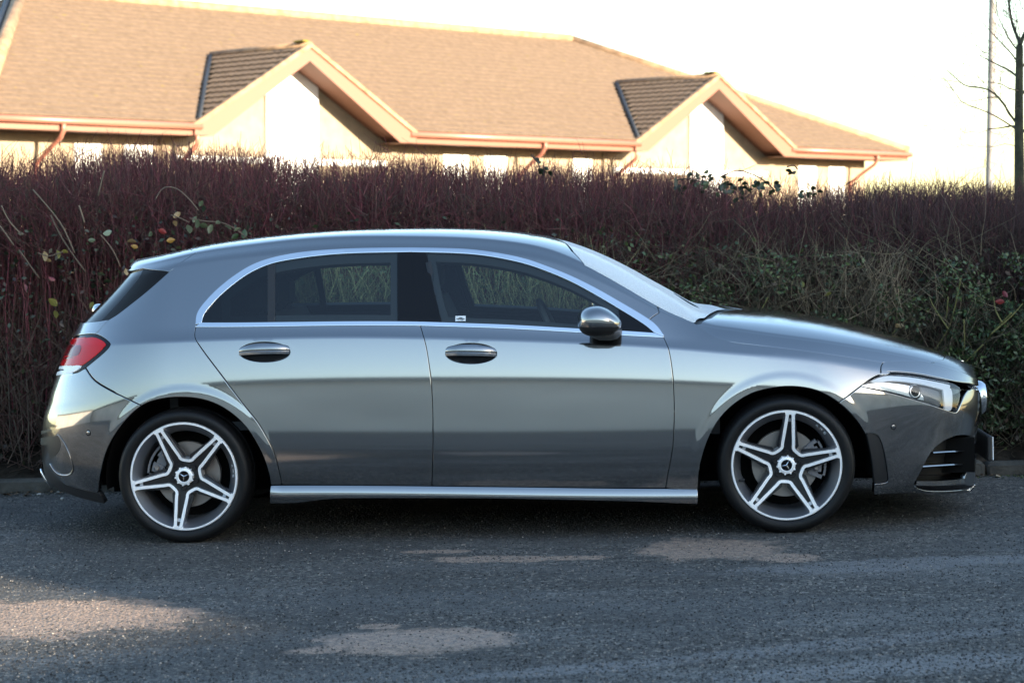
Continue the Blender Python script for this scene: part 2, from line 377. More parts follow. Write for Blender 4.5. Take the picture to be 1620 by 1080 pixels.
def inset(poly, d):
    if d == 0: return [tuple(p) for p in poly]
    a = np.array(poly); s = 1 if area2(poly) > 0 else -1
    e1 = a-np.roll(a,1,0); e2 = np.roll(a,-1,0)-a
    e1 /= np.linalg.norm(e1,axis=1,keepdims=True)+1e-12; e2 /= np.linalg.norm(e2,axis=1,keepdims=True)+1e-12
    n1 = np.stack([-e1[:,1],e1[:,0]],1)*s; n2 = np.stack([-e2[:,1],e2[:,0]],1)*s
    m = n1+n2; L = np.linalg.norm(m,axis=1,keepdims=True); m /= np.maximum(L,1e-6); c = np.maximum((m*n1).sum(1,keepdims=True), .5)
    r = a+m*d/c
    # the centre plane stays closed
    lim = (np.abs(a[:,1]-TAU[-1]) < 1e-6); r[lim,1] = TAU[-1]
    r[:,0] = np.where(np.abs(a[:,0]-UF1) < 1e-6, UF1, r[:,0]); r[:,0] = np.where(np.abs(a[:,0]-UR1) < 1e-6, UR1, r[:,0])
    return [tuple(p) for p in r]
def pip(P, poly):
    P = np.asarray(P); x, y = P[:,0], P[:,1]; a = np.array(poly); b = np.roll(a,-1,0); ins = np.zeros(len(P), bool)
    for (x1,y1),(x2,y2) in zip(a, b):
        c = ((y1 > y) != (y2 > y))
        if y1 != y2: ins ^= c & (x < (x2-x1)*(y-y1)/(y2-y1)+x1)
    return ins
def bdist(P, loops):
    D = np.full(len(P), 1e9)
    for poly in loops:
        a = np.array(poly); b = np.roll(a,-1,0)
        for p, q in zip(a, b):
            d = q-p; L = d@d+1e-12; t = np.clip(((P-p)@d)/L, 0, 1); D = np.minimum(D, np.linalg.norm(P-(p+t[:,None]*d),axis=1))
    return D
def panel(name, poly, mat, parent, holes=(), off=0.0, flange=.028, gap=.0040, step=.024, mirror='none', bstep=.014, label=None, mats=None, offfn=None, uvin=False, round_=.0025, fine=False):
    """A piece of the body surface bounded by pixel outlines; mirror: none | both (one mesh across the car) | copy (second object)."""
    loops = [inset(dens(poly if uvin else resolve(poly), bstep), gap)]+[inset(dens(h if uvin else resolve(h), bstep), -gap) for h in holes]
    if area2(loops[0]) < 0: loops[0] = loops[0][::-1]
    for k in range(1, len(loops)):
        if area2(loops[k]) > 0: loops[k] = loops[k][::-1]
    a = np.array(loops[0]); u0, v0 = a.min(0); u1, v1 = a.max(0)
    gu = np.arange(math.floor(u0/step)*step, u1+step, step); gv = []
    for k in range(NG-1):
        m = max(1, int(round((TAU[k+1]-TAU[k])/step))); gv += list(np.linspace(TAU[k], TAU[k+1], m, endpoint=False))
    gv = np.array(gv+[TAU[-1]]); gv = gv[(gv > v0)&(gv < v1)]
    Q = np.array([(x, y) for x in gu for y in gv]).reshape(-1, 2)
    if fine:                     # more points where the arches flare
        g2 = np.arange(math.floor(u0/step)*step, u1+step, step/2.4); v2 = np.arange(v0, min(v1, .75), step/2.4)
        if len(v2) > 1:
            Q2 = np.array([(x, y) for x in g2 for y in v2]); P2 = S(Q2[:,0], Q2[:,1]); kk = np.zeros(len(Q2), bool); P1 = S(Q[:,0], Q[:,1]); k1 = np.zeros(len(Q), bool)
            for (ax, az, ar) in ARCH:
                kk |= np.hypot(P2[:,0]-ax, P2[:,2]-az) < ar+.13; k1 |= np.hypot(P1[:,0]-ax, P1[:,2]-az) < ar+.13
            Q = np.vstack([Q[~k1], Q2[kk]])
    if len(Q):
        ins = pip(Q, loops[0])
        for h in loops[1:]: ins &= ~pip(Q, h)
        Q = Q[ins]
        if len(Q): Q = Q[bdist(Q, loops) > step*(.2 if fine else .4)]
    pts = [p for l in loops for p in l]; edges = []; b = 0
    for l in loops: edges += [(b+i, b+(i+1)%len(l)) for i in range(len(l))]; b += len(l)
    allp = [Vector(p) for p in pts]+[Vector(p) for p in Q]
    vs, es, fs, ov, oe, of = delaunay_2d_cdt(allp, edges, [], 0, 1e-6)
    UV = np.array([(v.x, v.y) for v in vs]); T = np.array([list(f) for f in fs if len(f) == 3])
    cen = UV[T].mean(1); keep = pip(cen, loops[0])
    for h in loops[1:]: keep &= ~pip(cen, h)
    T = T[keep]
    e = UV[T]; ar = (e[:,1,0]-e[:,0,0])*(e[:,2,1]-e[:,0,1])-(e[:,1,1]-e[:,0,1])*(e[:,2,0]-e[:,0,0]); T = T[np.abs(ar) > 1e-10]; ar = ar[np.abs(ar) > 1e-10]
    T = np.where((ar < 0)[:,None], T[:,::-1], T)
    offs = off if offfn is None else offfn(UV)
    N = nrm(UV[:,0], UV[:,1]); P = S(UV[:,0], UV[:,1])+N*(np.asarray(offs)[...,None] if np.ndim(offs) else offs)
    if offfn is not None:
        e_ = 8e-4; SO = lambda a: S(a[:,0], a[:,1])+nrm(a[:,0], a[:,1])*offfn(a)[:,None]
        UVc = UV.copy(); UVc[:,0] = np.clip(UVc[:,0], UR1+2*e_, UF1-2*e_); UVc[:,1] = np.clip(UVc[:,1], 2*e_, TAU[-1]-2*e_)
        N2 = np.cross(SO(UVc+[e_,0])-SO(UVc-[e_,0]), SO(UVc+[0,e_])-SO(UVc-[0,e_])); N2 /= np.linalg.norm(N2,axis=1,keepdims=True)+1e-12
        onp = (UV[:,1] > TAU[-1]-2*e_)|(UV[:,0] > UF1-2*e_)|(UV[:,0] < UR1+2*e_); N2[onp] = N[onp]; N = N2
    V = list(P); NN = list(N); F = [tuple(t) for t in T]
    if flange > 0:
        dire = {}
        for t in T:
            for i in range(3): dire[(t[i], t[(i+1)%3])] = 1
        be = [(a_, b_) for (a_, b_) in dire if (b_, a_) not in dire]
        onc = lambda k: UV[k,1] > TAU[-1]-1e-4 or UV[k,0] > UF1-1e-4 or UV[k,0] < UR1+1e-4
        mp = {}
        def ring(k, other):
            if k in mp: return mp[k]
            base = P[k]; n = N[k]
            ids = []
            out = tang[k]
            for (dn, do, wn) in ((-round_, round_*.8, .75), (-round_*2.2, round_*1.0, .2), (-flange, round_*1.0, .0)):
                V.append(base+n*dn+out*do); q = n*wn+out*(1-wn); NN.append(q/np.linalg.norm(q)); ids.append(len(V)-1)
            mp[k] = ids; return ids
        tang = {}
        for a_, b_ in be:
            d = P[b_]-P[a_]; o = np.cross(d, (N[a_]+N[b_])/2); L = np.linalg.norm(o); o = o/L if L > 1e-12 else o
            for k in (a_, b_): tang[k] = tang.get(k, np.zeros(3))+o
        for k in tang: tang[k] = tang[k]/(np.linalg.norm(tang[k])+1e-9)
        for a_, b_ in be:
            if onc(a_) and onc(b_): continue
            A, B = ring(a_, b_), ring(b_, a_); ch_a, ch_b = [a_]+A, [b_]+B
            for j in range(3): F.append((ch_b[j], ch_a[j], ch_a[j+1], ch_b[j+1]))
    V = np.array(V); NN = np.array(NN)
    def flip(V): W_ = V.copy(); W_[:,1] = 2*YC-W_[:,1]; return W_
    def flipn(n): q = n.copy(); q[:,1] *= -1; return q
    if mirror == 'both':
        b = len(V); F2 = [tuple(i+b for i in f[::-1]) for f in F]
        o = mesh(name, np.vstack([V, flip(V)]), F+F2, mat, parent, True, np.vstack([NN, flipn(NN)]))
    else:
        o = mesh(name, V, F, mat, parent, True, NN)
        if mirror == 'copy':
            o2 = mesh(name, flip(V), [f[::-1] for f in F], mat, parent, True, flipn(NN))
            if label: o2['label'] = label
            if label: o['label'] = label
            return o, o2
    if label: o['label'] = label
    return o
# ------------------------------------------------------------------ the car
CAR = empty('hatchback_car')
tag(CAR, 'metallic grey five-door hatchback parked side-on along the kerb', 'car')
# shared outlines, traced in photograph pixels
win_out_r = crs([(310,513),(311.5,499),(317.8,486.4),(333,468.7),(350.7,452),(373.5,434.5),(398.8,419.4),(426.7,409.2),(462,401.6),(505,396.6),(568,393.3),(649.5,392.3)], 4)
win_in_r = crs([(318.5,511),(321.6,499),(330.5,486.4),(348,467.4),(373.5,446),(398.8,429.5),(429.2,416.8),(467,409.2),(517.8,402.9),(568.4,400),(649.5,398.5)], 4)
win_out_f = crs([(649.5,392.3),(726,394),(776.6,399),(827,408.8),(865,421.5),(903,436.8),(941,455.5),(979,477),(1017,499.5),(1037,514),(1050,531)], 4)
win_in_f = crs([(649.5,398.5),(726,400.5),(776.6,405.6),(827,416),(865,428.7),(903,444.7),(941,465),(979,487.4),(1017,511),(1034,524.5)], 4)
belt_top_r = [(318.5,511),(480,509.8),(664,509.5)]
belt_bot_r = [(309.5,516.8),(480,515.4),(665,514.9)]
belt_top_f = crs([(664,509.5),(802,514.2),(913,520.4),(984,524),(1036,527.6)], 3)
belt_bot_f = crs([(665,514.9),(790,518.7),(913,525.3),(985,530),(1050,533.2)], 3)
split = crs([(665,515),(668,525),(675,553),(681.7,600),(684.2,640),(685,680),(684.5,725),(683,768.5)], 4)
split_up = crs([(649.5,392.3),(654.5,446),(659.5,480),(665,515)], 3)
rd_rear = crs([(309.5,516.8),(308.3,533),(320,553),(350,593),(383,637),(407,667),(422,692),(434,717),(442,747),(445.8,766.5)], 4)
fd_front = crs([(1050,533.2),(1058,553),(1064,590),(1066.7,640),(1065.8,690),(1062.5,720),(1058,742),(1053,772)], 4)
sill = [(445.8,766.5),(560,767.3),(683,768.5),(860,770.5),(1053,772.4)]
arch_r = crs([(428,767),(425.5,749.6),(413,714),(389.5,675.5),(360,649),(328,633.5),(292,628),(255,630.5),(223.6,641.5),(194,669.6),(170,708),(158.5,749.6),(155,781)], 4)
arch_f = crs([(1105,790),(1104,772),(1108,733),(1123,688),(1147,652),(1180,626.5),(1213,615),(1253,611),(1293,617.5),(1327,636.5),(1357,666.5),(1373,697),(1382,740),(1383,782)], 4)
i_rb = min(range(len(arch_r)), key=lambda i: abs(arch_r[i][0]-226)); i_fb = min(range(len(arch_f)), key=lambda i: abs(arch_f[i][0]-1327))
seam_rb = crs([(135,581.7),(150,601.7),(180,620),arch_r[i_rb]], 4)
tl = crs([(135,581.2),(146.7,571.7),(162,559),(172,549),(173.5,542.5),(163,533.5),(150,528.2),(133,528.6),(117,531.6),(106,537.5)], 3)
tl_low = crs([(103,587),(113,591),(123,588),(135,581.2)], 3)
hatch = [(150,528.2),(157,522.5),(165,513.5),(173,505)]
strip_front = crs([(173,505),(186,497),(203,484),(233,460),(267,430)], 4)
spoil_seam = crs([(267,430),(290,413),(310,400)], 3)
bon = crs([(1100,512),(1114,521),(1130,531.7),(1156.7,540.2),(1213,547),(1280,555.5),(1346.7,565),(1380,570.3),(1397,573)], 3)
nose_seam = [(1397,573),(1440,571),(1478,573.5)]
hl_top = crs([(1361.7,610.7),(1378,599),(1393,591.7),(1413,589.2),(1446.7,591.7),(1480,598),(1513,605.3),(1541,609)], 3)
hl_bot = crs([(1361.7,610.7),(1380,615.2),(1413,622.5),(1463,637),(1497,648.5),(1513,652.5),(1520,640),(1528,622),(1541,609)], 3)
intake = crs([(1446,767),(1457,746.7),(1473,716.7),(1490,700),(1510,690.5),(1524,688),(1533,690)], 3)+crs([(1537,704),(1535,722),(1531,742),(1526,760)], 3)+crs([(1522,763.5),(1490,766.3),(1446,767)], 3)[:-1]
insert = crs([(1372,685.5),(1388,688),(1396,703),(1401,725),(1404,745),(1404,762),(1384.5,765.5)], 3)+[(1382.5,745),(1379,718)]
TL_U = UR1+.30                                # where the tail lamp ends on the rear face
uHL, vHL = uv_of(1541,609)
t_seam = uv_of(103,587)[1]; t_tl = uv_of(106,537.5)[1]; v_gl = uv_of(140,510)[1]; v_nose = uHL and vHL
# --- body side and roof
rev = lambda l: list(reversed(l))
ws_side = [('X',x,8) for x in (925,950,980,1007,1040)]

R3 = lambda P, k=3: crs(P, k)
body_poly = ([('X',300,11),('X',880,11),('X',890,10.4),('X',905,9.6)]+ws_side+[(1043,494),(1027,505.5)]
    + rev(win_out_f[:-7]) + rev(win_out_r)[1:] + rd_rear[1:] + arch_r[0:i_rb+1] + rev(seam_rb)[1:] + tl[1:19] + hatch[1:] + strip_front[1:] + spoil_seam[1:] + [('X',306,9.5),('X',303,10.2)])
panel('body_shell', body_poly, PAINT, CAR, mirror='both', fine=True)
fender_poly = ([(1027,505.5),(1043,494),('X',1041,8),('X',1060,8),('X',1080,8),(1097,510)]+bon+[(1394,590.5)]+rev(hl_top)[-9:]+rev(arch_f[3:i_fb+1])+rev(fd_front)+win_out_f[-5:-1][::-1]+[win_out_f[-6]])
panel('front_fender', fender_poly, PAINT, CAR, mirror='copy', fine=True)
def ell(cx, cy, a, b, n=40): return [(cx+a*math.cos(2*math.pi*k/n), cy+b*math.sin(2*math.pi*k/n)) for k in range(n)]
H_R, H_F = ell(418.5,556.7,40,15.3), ell(745.3,559,40.3,15.8)
rear_door_poly = belt_bot_r+split[1:]+rev(sill[:3])[1:]+rev(rd_rear)[1:-1]
front_door_poly = belt_bot_f+fd_front[1:]+rev(sill[2:])[1:]+rev(split)[1:-1]
doors = []
for nm, poly, hole in (('rear_door', rear_door_poly, H_R), ('front_door', front_door_poly, H_F)):
    a, b = panel(nm, poly, PAINT, CAR, holes=[hole], mirror='copy', fine=True); doors.append((a, b))
    c1, c2 = panel('door_lining', poly, INTER, a, off=-.06, flange=0, gap=.02, step=.05, mirror='copy'); c2.parent = b
    # handle cup: hollow dish, and the grip across it
    hv = np.array(resolve(hole)); hc = hv.mean(0); ax_ = np.ptp(hv[:,0])/2; bx_ = np.ptp(hv[:,1])/2
    dish = lambda UV, hc=hc, ax_=ax_, bx_=bx_: -.002-.030*np.clip(1-((UV[:,0]-hc[0])/ax_)**2-((UV[:,1]-hc[1])/bx_)**2, 0, 1)**.6
    c1, c2 = panel('handle_cup', hole, SATINB, a, flange=0, gap=-.001, step=.008, bstep=.008, offfn=dish, mirror='copy'); c2.parent = b
    for side, par in ((0, a), (1, b)):
        grip, strip = MB(), MB(); n = 28; rows = []; rows2 = []
        for k in range(n+1):
            q = -1+2*k/n; uu = hc[0]+q*ax_*1.0; bow = .026*(1-abs(q)**3.0); hh = bx_*(.30+.50*math.sqrt(max(0, 1-q*q)))
            vc = hc[1]+bx_*.16
            prof = [(vc-.30*bx_, bow-.008), (vc-.22*bx_, bow+.001), (vc-.0*bx_, bow+.005), (vc+hh*.55, bow+.003), (vc+hh*.85, bow-.004), (vc+hh*.9, bow-.02)]
            rows.append([S(uu, v_, o_)[0] for v_, o_ in prof])
            prof = [(vc-.46*bx_, bow-.006), (vc-.44*bx_, bow+.0035), (vc-.20*bx_, bow+.0065), (vc-.17*bx_, bow+.0025), (vc-.17*bx_, bow-.004)]
            rows2.append([S(uu, v_, o_)[0] for v_, o_ in prof])
        for mb, rw, nm2, mt in ((grip, rows, 'door_handle', PAINT), (strip, rows2, 'handle_strip', BRIGHT)):
            A = np.array(rw)
            if side: A[...,1] = 2*YC-A[...,1]
            m = A.shape[1]; F = [(i*m+j, (i+1)*m+j, (i+1)*m+j+1, i*m+j+1) for i in range(n) for j in range(m-1)]
            mb.add(A.reshape(-1,3), F if not side else [f[::-1] for f in F]); mb.build(nm2, mt, par, angle=R(50))
# chrome window surround
def both(nm, poly, mat, par, **kw):
    a, b = panel(nm, poly, mat, par[0], mirror='copy', **kw); b.parent = par[1]; return a, b
RD, FD = doors
both('window_trim', win_out_r+rev(win_in_r), CHROME, RD, off=.005, flange=.012, gap=.0012, step=.02, bstep=.008)
both('window_trim', win_out_f+rev(win_in_f), CHROME, FD, off=.005, flange=.012, gap=.0012, step=.02, bstep=.008)
both('waist_trim', belt_top_r+rev(belt_bot_r), CHROME, RD, off=.006, flange=.012, gap=.0008, step=.02, bstep=.008)
both('waist_trim', belt_top_f+rev(belt_bot_f), CHROME, FD, off=.006, flange=.012, gap=.0008, step=.02, bstep=.008)
# glass and black pillars
def cutx(line, xa, xb):
    P = np.array(line); xs = np.linspace(xa, xb, max(3, int(abs(xb-xa)/10))); o = np.argsort(P[:,0])
    return [(x, float(np.interp(x, P[o,0], P[o,1]))) for x in xs]
div = lambda x: [(x, float(np.interp(x, *np.array(win_in_r).T))), (x, 509.8)]
both('quarter_glass', win_in_r[:1]+[p for p in win_in_r if p[0] < 423]+div(424)+[(400,510),(360,510.4)], GLASSD, RD, off=-.004, flange=0, gap=.0, step=.03)
both('window_divider', cutx(win_in_r,424,434)+[(434,509.8),(424,509.8)], SATINB, RD, off=.002, flange=.02, gap=.0, step=.02)
both('door_glass', cutx(win_in_r,434,630)+[(630,509.5),(530,509.6),(434,509.8)], GLASS, RD, off=-.004, flange=0, gap=.0, step=.03)
both('door_pillar', cutx(win_in_r,629,650)+split_up[2:-1]+[(663.5,509.3),(629,509.5)], GLOSSB, RD, off=.001, flange=.03, gap=.0012, step=.02)
both('door_pillar', [(650,398.5),(674,399)]+[(677,413),(687,463),(699,510)]+[(665.5,509.6)]+rev(split_up[2:-1]), GLOSSB, FD, off=.001, flange=.03, gap=.0012, step=.02)
both('door_glass', cutx(win_in_f,674,980)+[(984,524)]+rev([p for p in belt_top_f if 699 < p[0] < 983])+[(699,510),(687,463),(677,413)], GLASS, FD, off=-.004, flange=0, gap=.0, step=.03)
both('mirror_triangle', cutx(win_in_f,979,1034)+[(1036,527.6),(984,524)], GLOSSB, FD, off=.0, flange=.02, gap=.0008, step=.02)
# glass frames hidden behind the panes: inner black border as seen through the glass
def loop_shrink(P, d):
    return inset(P, d)
def frame(nm, poly, wdt, par, off=-.016):
    uv = dens(resolve(poly), .02); hole = inset(uv, wdt)
    P1 = [('UV',)+tuple(p) for p in uv]; P2 = [('UV',)+tuple(p) for p in hole]
    both(nm, P1, INTER, par, holes=[P2], off=off, flange=.03, gap=0, step=.05, bstep=.05)
frame('window_seal', cutx(win_in_r,350,630)+[(630,509.5),(350,510)], .035, RD)
frame('window_seal', cutx(win_in_f,676,990)+[(990,524.5)]+rev([p for p in belt_top_f if 702 < p[0] < 985])+[(700,510),(687,463)], .03, FD)
# windscreen, cowl, bonnet
panel('windscreen', [('X',884,11),('X',894,10.4),('X',908,9.6)]+ws_side+[('X',1060,8),('X',1080,8),(1097,510),('X',1108,9.6),('X',1128,10.3),('X',1148,11)], DEWSKYG, CAR, off=-.002, flange=0, gap=.001, mirror='both')
panel('scuttle_panel', [(1095,508.5),('X',1104,9.6),('X',1122,10.2),('X',1140,11),('X',1186,11),('X',1150,10.2),('X',1122,9.7),(1106,514)], SATINB, CAR, off=-.012, flange=0, gap=0, mirror='both')
bonnet_poly = bon+nose_seam[1:]+[('X',1493,10),('X',1500,10.5),('X',1503,11),('X',1176,11),('X',1140,10.3),('X',1118,9.7),(1104,512.5)]
panel('bonnet', bonnet_poly, PAINTW, CAR, mirror='both')
panel('nose_panel', nose_seam+[('X',1493,10),('X',1500,10.5),('X',1503,11),('UV',UF1,TAU[-1]),('UV',UF1,vHL),(1541,609)]+rev(hl_top)[1:-6]+[(1394,590.5)], PAINT, CAR, mirror='both')
# bumpers
fb = [(1547,774),(1520,776),(1490,777.5),(1440,780.5),(1383,782.5)]
front_bumper = panel('front_bumper', hl_bot+[('UV',UF1,vHL),('UV',UF1,.0)]+fb+rev(arch_f[i_fb:-1]), PAINT, CAR, holes=[intake, insert], mirror='both', fine=True)
def fin(nm, pts, d0, d1, th, mat, par):
    for side in (0, 1):
        mb = MB(); uv = resolve(crs(pts, 8)); A = np.array([[S(u,v+a_,o_)[0] for a_, o_ in ((th/2,d0),(th/2,d1),(-th/2,d1+.004),(-th/2,d0))] for u, v in uv])
        if side: A[...,1] = 2*YC-A[...,1]
        n = len(uv); F = [(i*4+j, i*4+(j+1)%4, (i+1)*4+(j+1)%4, (i+1)*4+j) for i in range(n-1) for j in range(4)]+[(0,3,2,1),(n*4-4,n*4-3,n*4-2,n*4-1)]
        mb.add(A.reshape(-1,3), F); mb.build(nm, mat, par, angle=R(40))
for q in panel('intake_recess', intake, MATTB, CAR, off=-.075, flange=-.072, gap=.0, step=.03, mirror='copy'): q.parent = front_bumper
fin('intake_fin', [(1478,716),(1500,714.5),(1516,713.8),(1533,713.5)], -.07, -.008, .0045, PAINT, front_bumper)
fin('intake_fin', [(1461,738),(1485,736.5),(1508,735),(1529,734.2)], -.07, -.008, .0045, PAINT, front_bumper)
fin('intake_fin', [(1449,763.5),(1480,763.5),(1505,762),(1524,759.5)], -.07, .004, .02, PAINT, front_bumper)
for q in panel('arch_insert', insert, SATINB, CAR, off=-.006, flange=.02, gap=.002, step=.02, mirror='copy'): q.parent = front_bumper
for q in panel('lip_slot', R3([(1449,768.3),(1490,768.5),(1538,765.5)])+R3([(1546,769),(1520,773),(1490,775.2),(1465,774.5),(1452,771.5)]), GLOSSB, CAR, off=.0015, flange=.01, gap=0, step=.02, bstep=.008, mirror='copy'): q.parent = front_bumper
for q in panel('splitter_lip', R3([(1447,769),(1452,772.5),(1465,775.8),(1490,776.6),(1520,774.6),(1548,770)])+R3([(1553,771),(1522,777.3),(1490,779),(1463,778),(1449,773.5)]), PAINT, CAR, off=.008, flange=.02, gap=0, step=.02, bstep=.008, mirror='copy'): q.parent = front_bumper
panel('undertray', [('UV',UF1,.0),('UV',UF1,.03)]+[('UV',UF1-.2,.03)]+[(1540,776)]+fb[1:]+[(1384,790),(1440,786),(1500,781)], SATINB, CAR, off=-.01, flange=.0, gap=0, mirror='both')
vb = [(155,781),(137,777.5),(120,773),(101,766.5),(87,753),(73,735)]
vlow = uv_of(73,735)[1]
rear_bumper = panel('rear_bumper', seam_rb+arch_r[i_rb+1:]+vb[1:]+[('UV',UR1,vlow),('UV',UR1,t_seam),('UV',TL_U,t_seam)]+tl_low[:-1], PAINT, CAR, mirror='both', fine=True)
for q in panel('bumper_vent', R3([(77,678),(86,683),(93,692),(96,703),(93,714),(86,722),(80,726),(77,716),(76,697),(77,678)])[:-1], SATINB, CAR, off=.0012, flange=.006, gap=0, step=.02, bstep=.008, mirror='copy'): q.parent = rear_bumper
for s_ in (0, 1):
    q = [S(*uv_of(a, b), .002)[0] for a, b in crs([(80,733),(86,743),(94,749.5),(103,751.5),(111,750),(115.5,744),(115,735),(110,718),(103,702),(95,690),(87,683.5)], 3)]
    if s_: q = [(p[0], 2*YC-p[1], p[2]) for p in q]
    MB().tube(q, [.0042 if k < 16 else .0018 for k in range(len(q))], 8).build('vent_lip', PAINT, rear_bumper, smooth=True)
panel('rear_valance', [(155,781),(164,797),(140,792.5),(121,787),(100,779),(86,771),('UV',UR1,.0),('UV',UR1,vlow),(73,735)]+rev(vb)[1:-1], SATINB, CAR, off=-.004, flange=.03, gap=.001, mirror='both')
for s_ in (0, 1):
    q = [at_y(a, b, .50) for a, b in ((64.5,741),(67,749),(71.5,757),(77,764),(84,769.5))]
    if s_: q = [(p[0], 2*YC-p[1], p[2]) for p in q]
    MB().tube(q, [.004,.007,.008,.007,.004], 10).build('tailpipe_trim', BRIGHT, rear_bumper, smooth=True)
# tail: lamps, tailgate, glass, spoiler
lamp_out = tl+[('UV',TL_U,t_tl),('UV',TL_U,t_seam)]+tl_low
lamp_in = R3([(130,577),(150,562.5),(164,548.5),(165.5,543),(158,537.5),(146,533.8),(130,534),(112,538)])+[('UV',TL_U+.02,t_tl-.012),('UV',TL_U+.02,t_seam+.07),(100.5,575),(108,577.5)]
for s_, q in enumerate(panel('tail_lamp', lamp_out, GLOSSB, CAR, off=-.002, flange=.02, gap=.002, step=.02, mirror='copy')):
    if s_ == 0: TLN = q
    else: TLF = q
both('red_lens', lamp_in, REDL, (TLN, TLF), off=.003, flange=.01, gap=0, step=.015, bstep=.01)
both('lamp_core', R3([(111,562),(117,566),(124,562),(129,553),(127,546),(119,545),(112,550),(110,556),(111,562)])[:-1], REDD, (TLN, TLF), off=.0045, flange=.004, gap=0, step=.015, bstep=.008)
both('reversing_lens', R3([(100,583),(106,586.5),(113,588.5),(122,584.8),(128,579.3),(117,578.3),(107,578.3),(100.5,577)]), WHITEP, (TLN, TLF), off=.003, flange=.01, gap=0, step=.015, bstep=.008)
panel('tailgate', rev(hatch)+rev(tl[18:])[::-1][1:]+[('UV',TL_U,t_tl),('UV',TL_U,t_seam),('UV',UR1,t_seam),('UV',UR1,v_gl),(137,510),(155,508)], PAINT, CAR, mirror='both')
vsp = uv_of(226.7,424.5)[1]
rw_edge = [(160,507),(186.7,478.5),(208,453.5),(219,440),(226.7,424.5)]

for q in panel('rear_quarter_trim', strip_front+[(240,426)]+rev(rw_edge)+[(166,506)], MATTB, CAR, off=-.003, flange=.02, gap=.0015, mirror='copy'): pass
panel('rear_window', rw_edge[:-1]+[(226.7,424.5),('UV',UR1,vsp),('UV',UR1,v_gl),(137,510),(150,508.5)], GLOSSB, CAR, off=-.004, flange=.02, mirror='both')
spo = lambda UV: .010*sst(uv_of(285,410)[0], UR1+.2, UV[:,0])
panel('roof_spoiler', spoil_seam+[('X',306,9.5),('X',303,10.2),('X',300,11),('UV',UR1,TAU[-1]),('UV',UR1,vsp),(226.7,424.5),(240,426)], PAINT, CAR, offfn=spo, flange=.03, mirror='both')
# sills
sk_top = [(429,767.5)]+sill[1:]+[(1103,773.6)]
sko = lambda UV: .003+.026*(1-(1-np.clip((.074-UV[:,1])/.060, -.1, 3))**2)
for q in panel('side_skirt', sk_top+[(1103,792)]+R3([(1103,792.3),(1067,791),(986,788),(783,784),(600,783.6),(535,784.2),(500,787),(472,790.5),(429,791.5)]), PAINT, CAR, offfn=sko, flange=.06, gap=.001, mirror='copy', bstep=.012): pass
# ------------------------------------------------------------------ head lamps
hl_all = hl_top+rev(hl_bot)[1:-1]
HLN, HLF = panel('headlight', hl_all, GLOSSB, CAR, off=-.05, flange=-.05, gap=.001, step=.02, bstep=.01, mirror='copy')
lens = R3([(1364,609.8),(1380,600),(1394,593.5),(1414,591.5),(1446,594),(1480,600),(1508,606),(1519,612)])+R3([(1519,614),(1519,630),(1516,640),(1512,650)])[0:]+R3([(1511,650.5),(1497,646),(1463,635.5),(1413,621),(1380,614),(1364,609.8)])[:-1]
both('lamp_glass', lens, CLEAR, (HLN, HLF), off=-.001, flange=.008, gap=.001, step=.02, bstep=.01)
LSIL = pm('lamp_reflector', (.72,.74,.77), .14, 1.0)
LGRY = pm('lamp_bezel', (.10,.105,.115), .25, .6)
DRL = pm('light_guide', (.85,.87,.9), .2, 0, .5)
both('lamp_bezel', R3([(1366,609),(1390,604),(1420,605),(1452,612),(1466,632),(1430,622),(1395,613.5)])[:-1], LSIL, (HLN, HLF), off=-.022, flange=.012, gap=0, step=.012, bstep=.008)
both('light_guide', R3([(1380,602),(1398,594.5),(1414,593),(1446,595.3),(1480,601.3),(1507,607.2)])+R3([(1505,617),(1478,609),(1446,602.5),(1414,600),(1396,603)]), DRL, (HLN, HLF), off=-.014, flange=.012, gap=0, step=.012, bstep=.008)
both('light_guide', R3([(1497,616),(1508,613),(1511,630),(1508,649),(1496,645.5)])[:-1], DRL, (HLN, HLF), off=-.014, flange=.012, gap=0, step=.012, bstep=.008)
both('lamp_module', R3([(1430,606.5),(1458,608),(1494,617),(1494,644),(1464,634.5),(1444,625)])[:-1], LGRY, (HLN, HLF), off=-.034, flange=.012, gap=0, step=.012, bstep=.008)
def disc_on(nm, px, py, rpx, depth, mat, par, prof, n=24):
    u, v = uv_of(px, py); c = S(u, v, depth)[0]; nn = nrm(u, v)[0]; t = np.cross(nn, [0,0,1]); t /= np.linalg.norm(t); b = np.cross(nn, t)
    rad = rpx*np.linalg.norm(c-CAM)/FPX; outs = []
    for side in (0, 1):
        V = []; F = []
        for (r, o) in prof:
            for k in range(n):
                q = 2*math.pi*k/n; p = c+(t*math.cos(q)+b*math.sin(q))*rad*r+nn*o*rad
                V.append((p[0], 2*YC-p[1] if side else p[1], p[2]))
        m = len(prof)
        F = [(i*n+k, i*n+(k+1)%n, (i+1)*n+(k+1)%n, (i+1)*n+k) for i in range(m-1) for k in range(n)]+[tuple(range((m-1)*n, m*n))]
        o_ = MB().add(V, F).build(nm, mat, par[side], angle=R(45)); outs.append(o_)
    return outs
disc_on('lamp_projector', 1452, 618, 10.5, -.026, LSIL, (HLN, HLF), [(1.15,-1),(1.15,.1),(1.0,.25),(.85,.1),(.8,-.2)])
disc_on('projector_lens', 1452, 618, 8.0, -.026, GLOSSB, (HLN, HLF), [(1.0,-.2),(.97,.15),(.8,.5),(.5,.75),(.2,.84)])
for px, py, bmp in ((1413.5,675,front_bumper),(139.8,684.5,rear_bumper)):
    disc_on('parking_sensor', px, py, 4.6, 0, GLOSSB, (bmp,bmp), [(1.0,-.3),(1.0,.12),(.92,.2),(.78,.05)])
    disc_on('parking_sensor', px, py, 3.4, .0, PAINT, (bmp,bmp), [(1.0,-.3),(1.0,.1),(.9,.16)])
